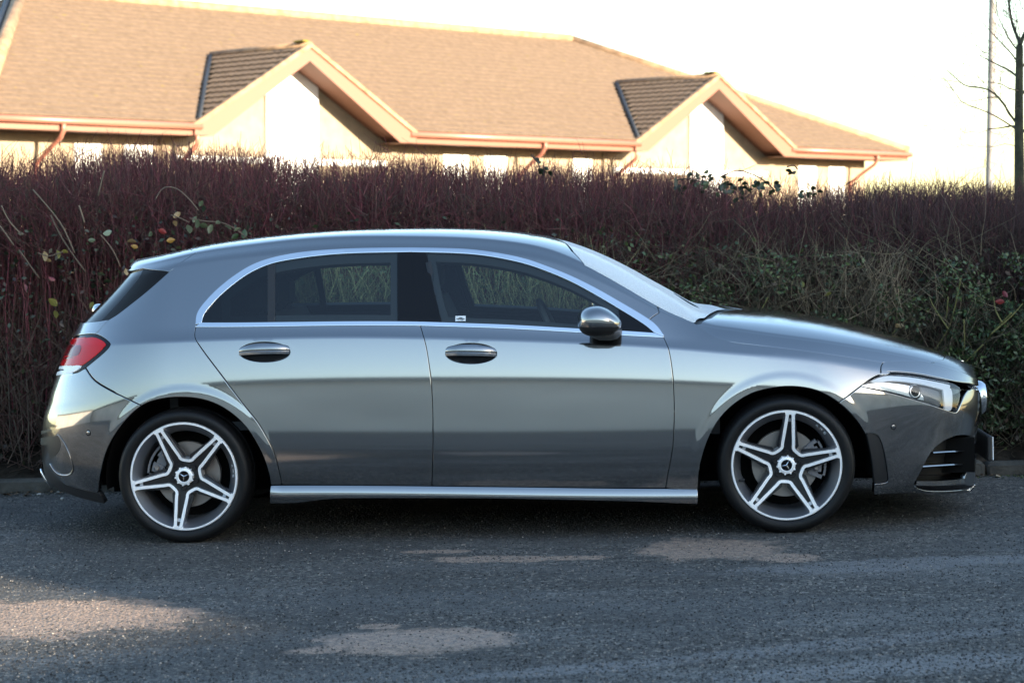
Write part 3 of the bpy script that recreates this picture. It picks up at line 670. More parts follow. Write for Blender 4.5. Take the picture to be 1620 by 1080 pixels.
# ------------------------------------------------------------------ grille, star, plate
XFRONT = float(S(UF1, tv(3.5))[0,0])
gp = [('UV',UF1-.27,tv(2.4)),('UV',UF1-.25,tv(3.0)),('UV',UF1-.22,tv(3.6)),('UV',UF1-.20,vHL-.01),('UV',UF1,vHL-.01),('UV',UF1,tv(2.4))]
grille = panel('grille', gp, GLOSSB, CAR, off=.004, flange=.03, gap=0, mirror='both')
zg = .52
star = MB(); star.lathe_y([(0,-.034),(.050,-.031),(.072,-.024),(.082,-.010),(.085,.004),(.085,.07)], 40)
def place_x(mb, c, rot=math.pi/2):           # y-axis lathe turned to face the front
    mb.V = [(c[0]-p[1], c[1]+p[0], c[2]+p[2]) for p in mb.V]; mb.F = [f[::-1] for f in mb.F]; return mb
def tipx_at(px, py): return at_y(px, py, YC-.1)[0]
xg = tipx_at(1566, 628)
place_x(star, (xg-.034, YC, at_y(1560,628,YC)[2])).build('star_emblem_housing', CHROME, grille, angle=R(30))
for k in range(7):
    z = .455+.024*k
    MB().tube([(xg-.115, YC-.36, z), (xg-.070, YC-.18, z), (xg-.058, YC, z), (xg-.070, YC+.18, z), (xg-.115, YC+.36, z)], .0045, 6).build('grille_bar', CHROME, grille, smooth=True)
xp = tipx_at(1570, 700); zp = at_y(1565, 700, YC)[2]
MB().box((xp-.040, YC, zp), (.025, .53, .12), 0, .006).build('number_plate_holder', SATINB, CAR)
MB().box((xp-.024, YC, zp), (.006, .52, .111), 0, .002).build('number_plate', pm('plate_white',(.75,.76,.78),.35), CAR)
# bonnet badge and rear badge
zb = at_y(1520, 568, YC-.02)
MB().lathe_y([(0,.007),(.014,.006),(.017,.004),(.017,-.01)], 32).build('bonnet_badge', BRIGHT, CAR, angle=R(40)).matrix_world = Matrix.Translation((zb[0]-.0, YC, float(S(u_at(1516,11),TAU[-1])[0,2])+.004)) @ Matrix.Rotation(R(75), 4, 'X')
bz = at_y(150, 492, YC-.02)
bd = MB(); bd.lathe_y([(0,-.03),(.022,-.026),(.034,-.012),(.036,.004),(.034,.02)], 32)
bd.V = [(p[1], p[0], p[2]) for p in bd.V]; bd.build('tailgate_badge', BRIGHT, CAR, angle=R(40)).location = (bz[0]+.012, YC, bz[2])
# ------------------------------------------------------------------ mirrors
def mirror_part(side):
    par = FD[side]
    c = at_y(949.5, 508, -.145)
    def shell(zlo, zhi, sc, mat, nm):
        V = []; F = []; n, m = 48, 28
        for i in range(m+1):
            a = zlo+(zhi-zlo)*i/m
            for k in range(n):
                q = 2*math.pi*k/n; ca, sa = math.cos(a), math.sin(a); e = .80
                sp = lambda t: math.copysign(abs(t)**e, t)
                x, y, z = sp(max(ca,0))*sp(math.cos(q)), sp(max(ca,0))*sp(math.sin(q)), sp(sa)
                X = (.088 if x < 0 else .106)*x-.012; Z = .068*z*(1-.42*max(0,x)**1.6)-.016*max(0,x)**1.5; Y = .100*y
                V.append((c[0]+X*sc, c[1]+Y*sc, c[2]+Z*sc))
        for i in range(m):
            for k in range(n): F.append((i*n+k, i*n+(k+1)%n, (i+1)*n+(k+1)%n, (i+1)*n+k))
        if side: V = [(p[0], 2*YC-p[1], p[2]) for p in V]; F = [f[::-1] for f in F]
        return MB().add(V, F).build(nm, mat, par, smooth=True)
    shell(-.22, math.pi/2, 1.0, PAINT, 'mirror_cap'); shell(-math.pi/2, -.215, .985, SATINB, 'mirror_base')
    pr = []
    for yy_, k_ in ((-.17,.55),(-.10,.85),(-.02,1.0),(.07,1.0)):
        ring = []
        for (a, b) in ((932,522),(940,519),(975,519),(984,522),(983,531),(976,537.5),(966,540),(948,540),(938,536),(933,530)):
            p = at_y(958+(a-958)*k_, 528+(b-528)*k_-(1-k_)*6, -.10); ring.append((p[0], (2*YC-yy_) if side else yy_, p[2]))
        pr.append(ring)
    mb = MB(); V = [p for r_ in pr for p in r_]; F = [(i*10+k, i*10+(k+1)%10, i*10+10+(k+1)%10, i*10+10+k) for i in range(3) for k in range(10)]+[tuple(range(9,-1,-1))]
    mb.add(V, F).build('mirror_foot', SATINB, par, angle=R(40))
mirror_part(0); mirror_part(1)
# alarm sticker in the driver's window
u, v = uv_of(728.5, 503.5); c = S(u, v, -.0015)[0]; nn = nrm(u, v)[0]; tx = np.array([1.,0,0]); ty = np.cross(nn, tx); ty = ty if ty[2] > 0 else -ty
sx_, sy_ = 16.5/2/351, 9.5/2/351
q = lambda a, b, o=0: c+tx*a+ty*b+nn*o
st = mesh('window_sticker', [q(-sx_,-sy_), q(sx_,-sy_), q(sx_,sy_), q(-sx_,sy_)], [(0,1,2,3)], pm('sticker_white',(.62,.66,.68),.4), FD[0])
BLK = pm('sticker_print', (.02,.03,.04), .5)
carsil = [(-.020,-.003),(-.018,.0),(-.012,.001),(-.005,.0045),(.004,.005),(.010,.001),(.018,-.001),(.020,-.004)]
MB().add([q(a, b, .0008) for a, b in carsil], [tuple(range(8))]).build('sticker_print', BLK, st)
def text(nm, body, size, mat, parent, M, ext=.0004):
    cu = bpy.data.curves.new(nm, 'FONT'); cu.body = body; cu.size = size; cu.align_x = 'CENTER'; cu.align_y = 'CENTER'; cu.extrude = ext
    cu.materials.append(mat); t_ = bpy.data.objects.new(nm, cu); COL.objects.link(t_); bpy.context.view_layer.update()
    me = bpy.data.meshes.new_from_object(t_.evaluated_get(bpy.context.evaluated_depsgraph_get())); bpy.data.objects.remove(t_)
    o = bpy.data.objects.new(nm, me); COL.objects.link(o); o.parent = parent; o.matrix_world = M; return o
Mx = Matrix((tx, ty, nn)).transposed().to_4x4(); Mx.translation = Vector(q(0, -sy_*.68, .0008))
text('sticker_print', 'ALARM', .0085, BLK, st, Mx, .0001)
# ------------------------------------------------------------------ wheels
TR, HZ, RR = .3095, .3065, .2480
def make_wheel(cx, cy, ang, caliper_deg, side, steer=0):
    Wm = Matrix.Translation((cx, cy, HZ)) @ (Matrix.Rotation(math.pi, 4, 'Z') if side else Matrix.Identity(4))
    w = empty('wheel', (0,0,0), CAR); w.matrix_world = Wm
    t = MB(); 
    t.lathe_y([(.243,.012),(.2475,.004),(.252,-.003),(.262,-.0085),(.275,-.0105),(.287,-.0085),(.2955,-.001),(.2995,.006),(.3015,.010),(.305,.018),(.3078,.03),(.3095,.05),(.3095,.09),(.3088,.090),(.3035,.091),(.3035,.099),(.3092,.1),(.3095,.11),(.3095,.165),(.305,.195),(.29,.212),(.25,.212)], 128)
    t.build('tyre', RUBBER, w, angle=R(40))
    r = MB(); r.lathe_y([(.2495,.010),(.2485,.001),(.2450,-.0035),(.2385,-.0035),(.2372,-.001)], 128); r.build('rim_lip', RIMS, w, angle=R(35))
    r = MB(); r.lathe_y([(.2375,-.001),(.2340,.008),(.2080,.045),(.2030,.060),(.2010,.19)], 128); r.build('rim', RIMG, w, angle=R(35))
    r = MB(); r.lathe_y([(.201,.185),(0,.185)], 48); r.build('brake_shield', DARK, w)
    r = MB(); r.lathe_y([(.085,.098),(.085,.092),(.150,.090),(.152,.093),(.152,.114),(.085,.114)], 72); r.build('brake_disc', STEEL, w, angle=R(35))
    r = MB(); r.lathe_y([(.0,.055),(.072,.056),(.080,.062),(.085,.098)], 40); r.build('disc_hat', RIMB, w, angle=R(35))
    # caliper
    mb = MB(); a0 = R(caliper_deg)
    for (ra, rb, ya, yb, da, db) in ((.105,.172,.055,.088,-32,32),(.150,.182,.055,.13,-26,26),(.110,.160,.046,.056,-22,-6),(.110,.160,.046,.056,6,22)):
        V = []; n = 8
        for k in range(n+1):
            q = a0+R(da+(db-da)*k/n)
            for rr_, yy in ((ra,ya),(rb,ya),(rb,yb),(ra,yb)): V.append((rr_*math.cos(q), yy, rr_*math.sin(q)))
        F = [(k*4+j, k*4+(j+1)%4, k*4+4+(j+1)%4, k*4+4+j) for k in range(n) for j in range(4)]+[(0,1,2,3),(n*4+3,n*4+2,n*4+1,n*4)]
        mb.add(V, F)
    mb.build('brake_caliper', CALI, w, angle=R(30))
    for q_ in (-16, 15):
        q = a0+R(q_); MB().lathe_y([(.011,.06),(.011,.034),(.008,.030),(0,.030)], 12, (.136*math.cos(q), 0, .136*math.sin(q))).build('caliper_pin', STEEL, w, angle=R(30))
    # five twin spokes: V-shaped machined strips, dark webs, sloping grey flanks
    RS = .2445
    def ydish(rad): return -.0035+.020*max(0, 1-rad/.24)**1.2
    for k in range(5):
        am = R(ang+36+72*k); ce, se = math.cos(am-math.pi/2), math.sin(am-math.pi/2)
        def loc(p, y): x, z = p[0]*RS, p[1]*RS; return (x*ce-z*se, y, x*se+z*ce)
        ctr = [(-.538,.822),(-.140,.365),(-.122,.335),(-.094,.312),(-.06,.302),(0,.300),(.06,.302),(.094,.312),(.122,.335),(.140,.365),(.538,.822)]
        th = [.029]+[.027]*9+[.029]
        P = [np.array(c) for c in ctr]; n = len(P); Lp, Rp = [], []
        for i in range(n):
            d = P[min(i+1,n-1)]-P[max(i-1,0)]; d = d/np.linalg.norm(d); nn_ = np.array([-d[1], d[0]])
            Lp.append(P[i]+nn_*th[i]); Rp.append(P[i]-nn_*th[i])
        def yy(p): return ydish(np.linalg.norm(p)*RS)
        V = []; 
        for i in range(n):
            o, c_, s_ = Lp[i], P[i], Rp[i]
            # outer (toward the opening) flank slopes far back, inner flank drops into the web
            fl = o+(o-c_)*1.1
            V += [loc(fl, yy(fl)+.040), loc(o+(o-c_)*.12, yy(o)+.003), loc(o, yy(o)), loc(s_, yy(s_)), loc(s_-(o-c_)*.08, yy(s_)+.003), loc(s_-(o-c_)*.25, yy(s_)+.026)]
        F = []; mi = []
        for i in range(n-1):
            for j in range(5): F.append((i*6+j, (i+1)*6+j, (i+1)*6+j+1, i*6+j+1)); mi.append(1 if j == 2 else 0)
        o_ = mesh('spoke', V, F, [RIMG, RIMS], w); o_.data.polygons.foreach_set('material_index', mi)
        # web between twin strips
        aw = R(ang+72*k); cw, sw = math.cos(aw-math.pi/2), math.sin(aw-math.pi/2)
        lw = lambda x, z, y: (x*RS*cw-z*RS*sw, y, x*RS*sw+z*RS*cw)
        wv = [lw(-.085,.975,.018), lw(.085,.975,.018), lw(.205,.36,.030), lw(.10,.20,.034), lw(-.10,.20,.034), lw(-.205,.36,.030)]
        MB().prism(wv, (0,0,0), (0,.02,0)).build('spoke_web', RIMB, w)
        ev = [lw(-.100,.980,-.0035), lw(.100,.980,-.0035), lw(.094,.935,-.003), lw(-.094,.935,-.003)]
        MB().prism(ev, (0,0,0), (0,.02,0)).build('spoke_end', RIMS, w)
        ev = [lw(-.035,.86,.012), lw(.035,.86,.012), lw(.030,.80,.014), lw(-.030,.80,.014)]
        MB().prism(ev, (0,0,0), (0,.012,0)).build('balance_clip', RIMG, w)
        q = aw+R(36); bx, bz_ = .052*math.cos(q), .052*math.sin(q)
        MB().lathe_y([(.0145,.034),(.0145,.016),(.0125,.013),(.0085,.013),(.0085,.022),(0,.022)], 16, (.052*math.cos(aw),0,.052*math.sin(aw))).build('wheel_bolt', RIMB, w, angle=R(30))
    h = MB(); h.lathe_y([(0,.035),(.075,.036),(.075,.045)], 40); h.build('hub', RIMB, w, angle=R(30))
    h = MB(); h.lathe_y([(.040,.034),(.040,.008),(.0385,.003),(.036,.001),(.0265,-.0005),(.0245,.0012)], 48); hb = h.build('hub_cap', RIMS, w, angle=R(28))
    lob = MB()
    for k in range(10):
        q = 2*math.pi*k/10+.15; lob.lathe_y([(.0045,.02),(.0045,.003),(.0035,.0015),(0,.0015)], 10, (.0405*math.cos(q),0,.0405*math.sin(q)))
    lob.build('hub_cap_rim', RIMS, w, angle=R(30))
    MB().lathe_y([(0,.0006),(.0245,.0008),(.025,.004)], 40).build('hub_badge', GLOSSB, w, angle=R(30))
    s = MB()
    for k in range(3):
        q = R(ang-117+90+120*k+ (6 if side == 0 else 0)); c_, s_ = math.cos(q), math.sin(q)
        pt = lambda a, b, y: (a*c_-b*s_, y, a*s_+b*c_)
        s.add([pt(.0245,0,-.0006), pt(.004,.0032,-.001), pt(0,0,-.0032), pt(.004,-.0032,-.001)], [(0,1,2),(0,2,3)])
    s.build('hub_star', BRIGHT, w)
    q = R(ang+72*1+36-2); 
    vs = MB(); a = R(caliper_deg+190); vs.tube([(.222*math.cos(a), .03, .222*math.sin(a)), (.205*math.cos(a), .012, .205*math.sin(a)), (.200*math.cos(a), .004, .200*math.sin(a))], [.006,.0055,.006], 10).build('tyre_valve', SATINB, w, smooth=True)
    if side == 0:                # raised letters on the slope of the rim
        for i, ch in enumerate('AMG'):
            q = R((45 if cx > 0 else 5)+ (6-i*6.0)); rr_ = .2225
            X = Vector((math.sin(q), 0, -math.cos(q))); Yv = Vector((math.cos(q)*.62, -.78, math.sin(q)*.62)).normalized(); Zv = X.cross(Yv)
            M = Matrix((X, Yv, Zv)).transposed().to_4x4(); M.translation = Vector((rr_*math.cos(q), .0235, rr_*math.sin(q))); 
            o_ = text('rim_lettering', ch, .020, RIMS, w, Wm @ M, .0006)
    return w
make_wheel(-1.3645, -.002, 45.5, 150, 0); make_wheel(1.3645, -.004, 84.8, 8, 0)
make_wheel(-1.3645, 2*YC+.002, 30, 30, 1); make_wheel(1.3645, 2*YC+.002, 10, 172, 1)
# ------------------------------------------------------------------ wheel wells, floor, cabin
for (ax, az, ar) in ARCH:
    for side in (0, 1):
        y0, y1 = (.045, .36) if side == 0 else (2*YC-.045, 2*YC-.36)
        l = MB(); l.lathe_y([(ar+.012, y0), (ar+.012, y1), (0, y1)], 48, (ax, 0, az), R(-8), R(188)); l.build('wheel_arch_liner', DARK, CAR, smooth=True)
fl = MB(); fl.box((0, YC, .24), (1.96, 1.56, .09)); fl.box((2.0, YC, .30), (.5, 1.1, .16)); fl.box((-1.86, YC, .32), (.30, 1.2, .16)); fl.box((0,YC,.22),(3.6,.9,.06)); fl.build('underbody', DARK, CAR)
cb = MB(); cb.box((-.15, YC, .52), (2.4, 1.5, .04)); cb.box((1.06, YC, .64), (.04, 1.3, .42)); cb.box((-1.45,YC,.70),(.04,1.3,.5)); cb.build('cabin_floor', INTER, CAR)
db = MB()
prof = [(1.08,.86),(.80,.935),(.62,.945),(.50,.90),(.46,.82),(.52,.70),(.60,.55),(1.08,.55)]
db.prism([(x, .16, z) for x, z in prof], (0,0,0), (0,1.44,0)); db.build('dashboard', INTER, CAR, angle=R(35))
sw = MB(); V = []
ccx, ccy, ccz = .33, .50, .88
for k in range(33):
    q = 2*math.pi*k/32; V.append((ccx-.19*math.sin(q)*.42, ccy+.185*math.cos(q), ccz+.185*math.sin(q)*.91))
sw.tube(V, .015, 8, False); sw.tube([(.46,ccy,.80),(ccx,ccy,ccz)], .04, 10); sw.box((ccx,ccy,ccz),(.04,.3,.05)); sw.build('steering_wheel', INTERG, CAR, smooth=True)
def seat(x, y, rear=False):
    s = empty('rear_seat' if rear else 'front_seat', (0,0,0), CAR)
    if rear:
        wd = 1.24; bx0 = [(x+.05,.56),(x-.16,1.02),(x-.28,1.02),(x-.20,.56)]
    else:
        wd = .50; bx0 = [(x+.05,.55),(x-.19,1.07),(x-.30,1.06),(x-.12,.55)]
    m = MB(); m.prism([(a, y-wd/2, b) for a, b in bx0], (0,0,0), (0,wd,0)); m.build('backrest', INTER, s)
    m = MB(); m.box((x+.22, y, .60), (.50, wd, .14), 0, .05); m.build('seat_cushion', INTER, s)
    for yy_ in ([y] if not rear else [y-.38, y+.38]):
        m = MB(); tx_ = x-.245 if not rear else x-.24; tz = 1.17 if not rear else 1.10
        m.box((tx_, yy_, tz), (.10, .27, .19), 0, .045); m.build('headrest', INTER, s)
        m = MB(); m.tube([(tx_, yy_-.07, tz-.18), (tx_, yy_-.07, tz)], .006, 6); m.tube([(tx_, yy_+.07, tz-.18), (tx_, yy_+.07, tz)], .006, 6); m.build('headrest_post', BRIGHT, s)
seat(-.08, .50); seat(-.08, 1.26); seat(-.86, YC, True)
# seat belt strip and inner pillar seen through the driver's glass
MB().tube([(-.24,.20,1.25),(-.20,.17,1.0),(-.16,.15,.72)], .014, 6).build('seat_belt', INTER, CAR, smooth=True)
rf = MB(); rl = [(-1.25,1.20),(-.9,1.285),(-.5,1.325),(0,1.325),(.35,1.295)]
V = []; 
for x, z in rl: V += [(x,.36,z-.01),(x,1.40,z-.01)]
rf.add(V, [(i*2, i*2+1, i*2+3, i*2+2) for i in range(len(rl)-1)]); rf.build('roof_lining', INTER, CAR)
# wiper at the scuttle
MB().tube([at_y(1119,497.5,.62), at_y(1136,494,.66), at_y(1158,499.5,.70)], [.005,.007,.009], 6).build('wiper_arm', SATINB, CAR, smooth=True)
MB().tube([at_y(1121,498,.62), at_y(1096,482.5,.9), at_y(1066,465,1.05)], .006, 6).build('wiper_arm', SATINB, CAR, smooth=True)
# ------------------------------------------------------------------ road, kerb, verge
KY = 1.97                                    # near face of the kerb
m, n, p, o = newmat('worn_asphalt')
N = lambda t: n.nodes.new(t)
def lk(a, b): n.links.new(a, b)
tc = N('ShaderNodeTexCoord')
def noise(scale, detail=5, rough=.6, vec=None, stretch=None):
    q = N('ShaderNodeTexNoise'); q.inputs['Scale'].default_value = scale; q.inputs['Detail'].default_value = detail; q.inputs['Roughness'].default_value = rough
    v = tc.outputs['Object']
    if stretch:
        mp = N('ShaderNodeMapping'); mp.inputs['Scale'].default_value = stretch; mp.inputs['Rotation'].default_value = (0,0,R(7)); lk(v, mp.inputs[0]); v = mp.outputs[0]
    lk(v, q.inputs['Vector']); return q.outputs['Fac']
def ramp(fac, stops):
    r = N('ShaderNodeValToRGB'); e = r.color_ramp.elements
    while len(e) < len(stops): e.new(.5)
    for k, (pos, c) in enumerate(stops): e[k].position = pos; e[k].color = (*(c if isinstance(c, tuple) else (c,)*3), 1)
    lk(fac, r.inputs[0]); return r.outputs[0]
def mix(fac, a, b, mode='MIX'):
    q = N('ShaderNodeMix'); q.data_type = 'RGBA'; q.blend_type = mode
    if isinstance(fac, float): q.inputs['Factor'].default_value = fac
    else: lk(fac, q.inputs['Factor'])
    for s, i in ((a, 6), (b, 7)):
        if isinstance(s, tuple): q.inputs[i].default_value = (*s, 1)
        else: lk(s, q.inputs[i])
    return q.outputs[2]
def mth(op, a, b=None):
    q = N('ShaderNodeMath'); q.operation = op
    for i, s in enumerate((a, b)):
        if s is None: continue
        if isinstance(s, (int, float)): q.inputs[i].default_value = s
        else: lk(s, q.inputs[i])
    return q.outputs[0]
vo = N('ShaderNodeTexVoronoi'); vo.inputs['Scale'].default_value = 82; vo.inputs['Randomness'].default_value = 1; lk(tc.outputs['Object'], vo.inputs['Vector'])
vc = N('ShaderNodeSeparateColor'); lk(vo.outputs['Color'], vc.inputs[0])
chip = ramp(vc.outputs[0], [(.0,(.008,.008,.008)),(.26,(.030,.028,.025)),(.68,(.068,.063,.056)),(.9,(.145,.133,.115)),(1.,(.28,.255,.22))])
big = noise(.9, 6, .65); streak = noise(1.0, 6, .62, stretch=(.45,2.6,1)); fine = noise(38, 4, .7)
base = mix(mth('MULTIPLY', ramp(streak, [(.42,0.),(.66,1.)]), .75), chip, mix(.5, chip, (.150,.145,.138)))
base = mix(mth('MULTIPLY', ramp(big, [(.40,1.),(.60,0.)]), .55), base, (.030,.028,.026))
base = mix(mth('MULTIPLY', ramp(fine, [(.52,0.),(.70,1.)]), .6), base, (.012,.013,.014))
# pale sand worn into shallow dips; lower-left mask paints the sunlit patch brighter
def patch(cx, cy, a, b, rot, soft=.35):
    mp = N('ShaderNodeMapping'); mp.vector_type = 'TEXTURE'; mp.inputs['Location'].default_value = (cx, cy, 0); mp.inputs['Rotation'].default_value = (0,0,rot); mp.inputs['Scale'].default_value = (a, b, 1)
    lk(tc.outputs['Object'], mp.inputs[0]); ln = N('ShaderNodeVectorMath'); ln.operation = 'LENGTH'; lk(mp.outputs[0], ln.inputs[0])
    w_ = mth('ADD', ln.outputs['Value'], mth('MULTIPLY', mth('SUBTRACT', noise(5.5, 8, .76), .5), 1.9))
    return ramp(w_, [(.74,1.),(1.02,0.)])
def gpx(px, py): return at_z(px, py)
masks = []
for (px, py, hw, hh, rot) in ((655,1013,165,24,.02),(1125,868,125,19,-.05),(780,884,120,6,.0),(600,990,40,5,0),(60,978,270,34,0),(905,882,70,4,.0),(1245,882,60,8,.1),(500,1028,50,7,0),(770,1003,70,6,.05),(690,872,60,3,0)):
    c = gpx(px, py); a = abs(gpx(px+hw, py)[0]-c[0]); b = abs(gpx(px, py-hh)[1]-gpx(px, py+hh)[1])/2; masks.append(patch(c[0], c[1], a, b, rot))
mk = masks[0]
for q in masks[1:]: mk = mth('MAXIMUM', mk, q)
sand_sun = ramp(noise(60, 5, .75), [(.3,(.15,.105,.080)),(.55,(.36,.255,.19)),(.8,(.56,.43,.33))])
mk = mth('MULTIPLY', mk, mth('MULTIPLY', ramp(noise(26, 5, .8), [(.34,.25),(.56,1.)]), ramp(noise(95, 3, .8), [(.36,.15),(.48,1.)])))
base = mix(mk, base, sand_sun)
tm = None                    # pale polished wheel tracks curving off at the right
for (ax_, ay_, bx_, by_, hw) in ((960,1052,1700,985,.10),(1040,1085,1720,1030,.13),(1150,905,1700,878,.16),(700,1075,1120,1040,.08)):
    a_, b_ = gpx(ax_, ay_), gpx(bx_, by_); d_ = b_-a_; L_ = math.hypot(d_[0], d_[1]); q = patch((a_[0]+b_[0])/2, (a_[1]+b_[1])/2, L_/2, hw, math.atan2(d_[1], d_[0])); tm = q if tm is None else mth('MAXIMUM', tm, q)
base = mix(mth('MULTIPLY', mth('MULTIPLY', tm, .45), ramp(noise(60, 4, .8), [(.38,.1),(.52,1.)])), base, (.20,.20,.205))
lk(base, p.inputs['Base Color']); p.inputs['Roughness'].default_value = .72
rr = ramp(streak, [(.40,.80),(.66,.52)]); lk(rr, p.inputs['Roughness'])
h1 = mth('ADD', mth('MULTIPLY', vo.outputs['Distance'], -.8), mth('ADD', mth('MULTIPLY', fine, .55), mth('MULTIPLY', noise(7, 4), .8)))
bu = N('ShaderNodeBump'); bu.inputs['Strength'].default_value = 1.0; bu.inputs['Distance'].default_value = .010; lk(h1, bu.inputs['Height']); lk(bu.outputs[0], p.inputs['Normal'])
ASPH = m
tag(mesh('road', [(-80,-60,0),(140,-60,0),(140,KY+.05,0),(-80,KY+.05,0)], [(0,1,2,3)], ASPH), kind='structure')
SOIL = pm('leaf_litter_soil', (.020,.016,.012), .95, bump=(14,.9,.04), var=(9,.4,2.2), spec=.1)
# verge rising under the hedge, then level ground to the far side
V = []; F = []; nx, ny = 90, 26
yprof = np.concatenate([np.linspace(KY+.10, 5.2, 20), np.array([6,8,12,30,80,260])]); zprof = np.interp(yprof, [KY+.1,2.5,3.2,5.0,7,12,260],[.05,.12,.30,.75,.75,.4,.2])
for iy in range(ny):
    for ix in range(nx+1):
        x = -9+18*ix/nx if iy < 20 else -9+18*ix/nx
        s = 1 if iy < 20 else 1+(iy-19)*2.5
        V.append((x*s, yprof[iy], zprof[iy]+(rng.normal(0,.02) if 0 < iy < 20 else 0)))
F = [(i*(nx+1)+j, i*(nx+1)+j+1, (i+1)*(nx+1)+j+1, (i+1)*(nx+1)+j) for i in range(ny-1) for j in range(nx)]
tag(mesh('verge_ground', V, F, SOIL, None, True), kind='structure')
# kerb of separate weathered stones
KERBM = pm('weathered_kerb_concrete', (.045,.042,.036), .9, bump=(30,.8,.012), var=(7,.45,1.8), spec=.2)
kerb = empty('kerb', (0, KY, 0)); tag(kerb, kind='structure')
x = -6.9; k = 0
while x < 6.8:
    L = .914*rng.uniform(.97,1.0)
    if -3.0 < x < -2.35: L = .42
    mb = MB(); hgt = .075+rng.uniform(-.008,.01)
    mb.box((0,0,0), (L-.012, .13, hgt+.06), 0, .014)
    V = [(v[0]+rng.normal(0,.003)+(.05*(v[2]) if L < .5 else 0), v[1]+rng.normal(0,.002), v[2]+rng.normal(0,.003)) for v in mb.V]
    mb.V = V; o_ = mb.build('kerbstone', KERBM, kerb, angle=R(40)); o_.location = (x+L/2, .065+rng.normal(0,.006), hgt/2-.03); o_.rotation_euler = (rng.normal(0,.02), rng.normal(0,.008), rng.normal(0,.006))
    x += L; k += 1
# loose chippings on the road
def scatter(name, P, size, col, mat, kind='stuff', label=None, parent=None):
    n_ = len(P); oc = np.array([(1,0,0),(-1,0,0),(0,1,0),(0,-1,0),(0,0,1),(0,0,-1)], float); fa = np.array([(0,2,4),(2,1,4),(1,3,4),(3,0,4),(2,0,5),(1,2,5),(3,1,5),(0,3,5)])
    sc = size[:,None,None]*rng.uniform(.55,1.25,(n_,6,1))*np.array([1,1,.7]); a = rng.uniform(0,6.28,n_); ca, sa = np.cos(a), np.sin(a)
    b = oc[None]*sc; x = b[...,0]*ca[:,None]-b[...,1]*sa[:,None]; y = b[...,0]*sa[:,None]+b[...,1]*ca[:,None]
    V = np.stack([x+P[:,None,0], y+P[:,None,1], b[...,2]+P[:,None,2]], -1).reshape(-1,3)
    Fq = (fa[None]+6*np.arange(n_)[:,None,None]).reshape(-1,3)
    ob = mesh(name, V, Fq, mat, parent, False, None, np.repeat(col, 6, 0)); tag(ob, label, None, None, kind); return ob
nst = 44000
px_ = rng.uniform(-60,1680,nst); py_ = 790+290*rng.uniform(0,1,nst)**.8
P = np.array([at_z(a, b) for a, b in zip(px_, py_)]); P = P[P[:,1] < KY-.02]; nst = len(P)

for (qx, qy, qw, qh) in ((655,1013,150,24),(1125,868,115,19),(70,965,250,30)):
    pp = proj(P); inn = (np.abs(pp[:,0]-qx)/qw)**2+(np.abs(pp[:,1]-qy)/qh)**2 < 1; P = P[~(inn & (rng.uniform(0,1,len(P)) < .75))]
nst = len(P); size = .0020+.0042*rng.uniform(0,1,nst)**3; P[:,2] = size*.25
g = rng.uniform(.012,.09,nst)**1.0; col = np.stack([g, g*1.02, g*1.05], 1); br = rng.uniform(0,1,nst) < .12; col[br] = np.stack([.22+.1*rng.uniform(0,1,br.sum())]*3,1)*np.array([1,.92,.83])
scatter('loose_gravel', P, size, col, colmat('chipping', .85), label='scatter of loose dark chippings across the asphalt')
# grit and moss along the kerb foot
n2 = 3500; P = np.stack([rng.uniform(-6,6,n2), KY-np.abs(rng.normal(0,.06,n2)), np.zeros(n2)],1); size = .003+.010*rng.uniform(0,1,n2)**3
g = rng.uniform(.02,.08,n2); col = np.stack([g, g*.9, g*.7],1); mo = P[:,0] > 2.0; col[mo] *= np.array([.8,1.15,.5])
scatter('kerb_grit', P, size, col, colmat('grit', .9), label='grit and moss lying along the foot of the kerb')
# a few pale crumbs and a dead twig near the car's tail
for (px, py, s) in ((62,783,.012),(99,790,.012),(92,779,.008)):
    c = at_z(px, py); q = MB().box((0,0,0), (s*2, s*1.4, s), rng.uniform(0,3), s*.3); q.V = [(v[0]*(1+rng.normal(0,.15)), v[1]*(1+rng.normal(0,.15)), v[2]) for v in q.V]
    o_ = q.build('pebble', pm('pebble_pale', (.35,.33,.30), .8)); o_.location = (c[0], c[1], s*.45)
    tag(o_, {62:'pale pebble lying at the kerb foot, farthest left of those behind the car', 99:'pale pebble lowest on the road under the tail of the car', 92:'small pale pebble just below the rear bumper tip'}[px], 'pebble', 'pebbles behind the car')

# fallen leaves and scraps in the gutter
def gutter_leaves():
    nl = 170; x = np.concatenate([rng.uniform(-3.4,-1.9,nl//2), rng.uniform(1.9,3.6,nl-nl//2)]); P = np.stack([x, KY-np.abs(rng.normal(.02,.10,nl)), np.full(nl,.006)],1)
    a = rng.uniform(0,6.28,nl); s = rng.uniform(.010,.026,nl)[:,None]; u = np.stack([np.cos(a),np.sin(a),rng.normal(0,.25,nl)],1); w_ = np.stack([-np.sin(a),np.cos(a),rng.normal(0,.35,nl)],1)
    V = np.stack([P-u*s, P-w_*s*.55+[0,0,.004], P+u*s, P+w_*s*.55+[0,0,.004]],1).reshape(-1,3); V[:,2] = np.maximum(V[:,2], .003)
    c = np.array([[.09,.055,.03]])*rng.uniform(.4,1.8,(nl,1)); pk = rng.uniform(0,1,nl) < .15; c[pk] = [.26,.22,.16]
    tag(mesh('fallen_leaves', V, (np.array([[0,1,2,3]])[None]+4*np.arange(nl)[:,None,None]).reshape(-1,4), colmat('dead_leaf', .7), None, False, None, np.repeat(c,4,0)), 'small brown fallen leaves lying in the gutter along the kerb', None, None, 'stuff')
gutter_leaves()
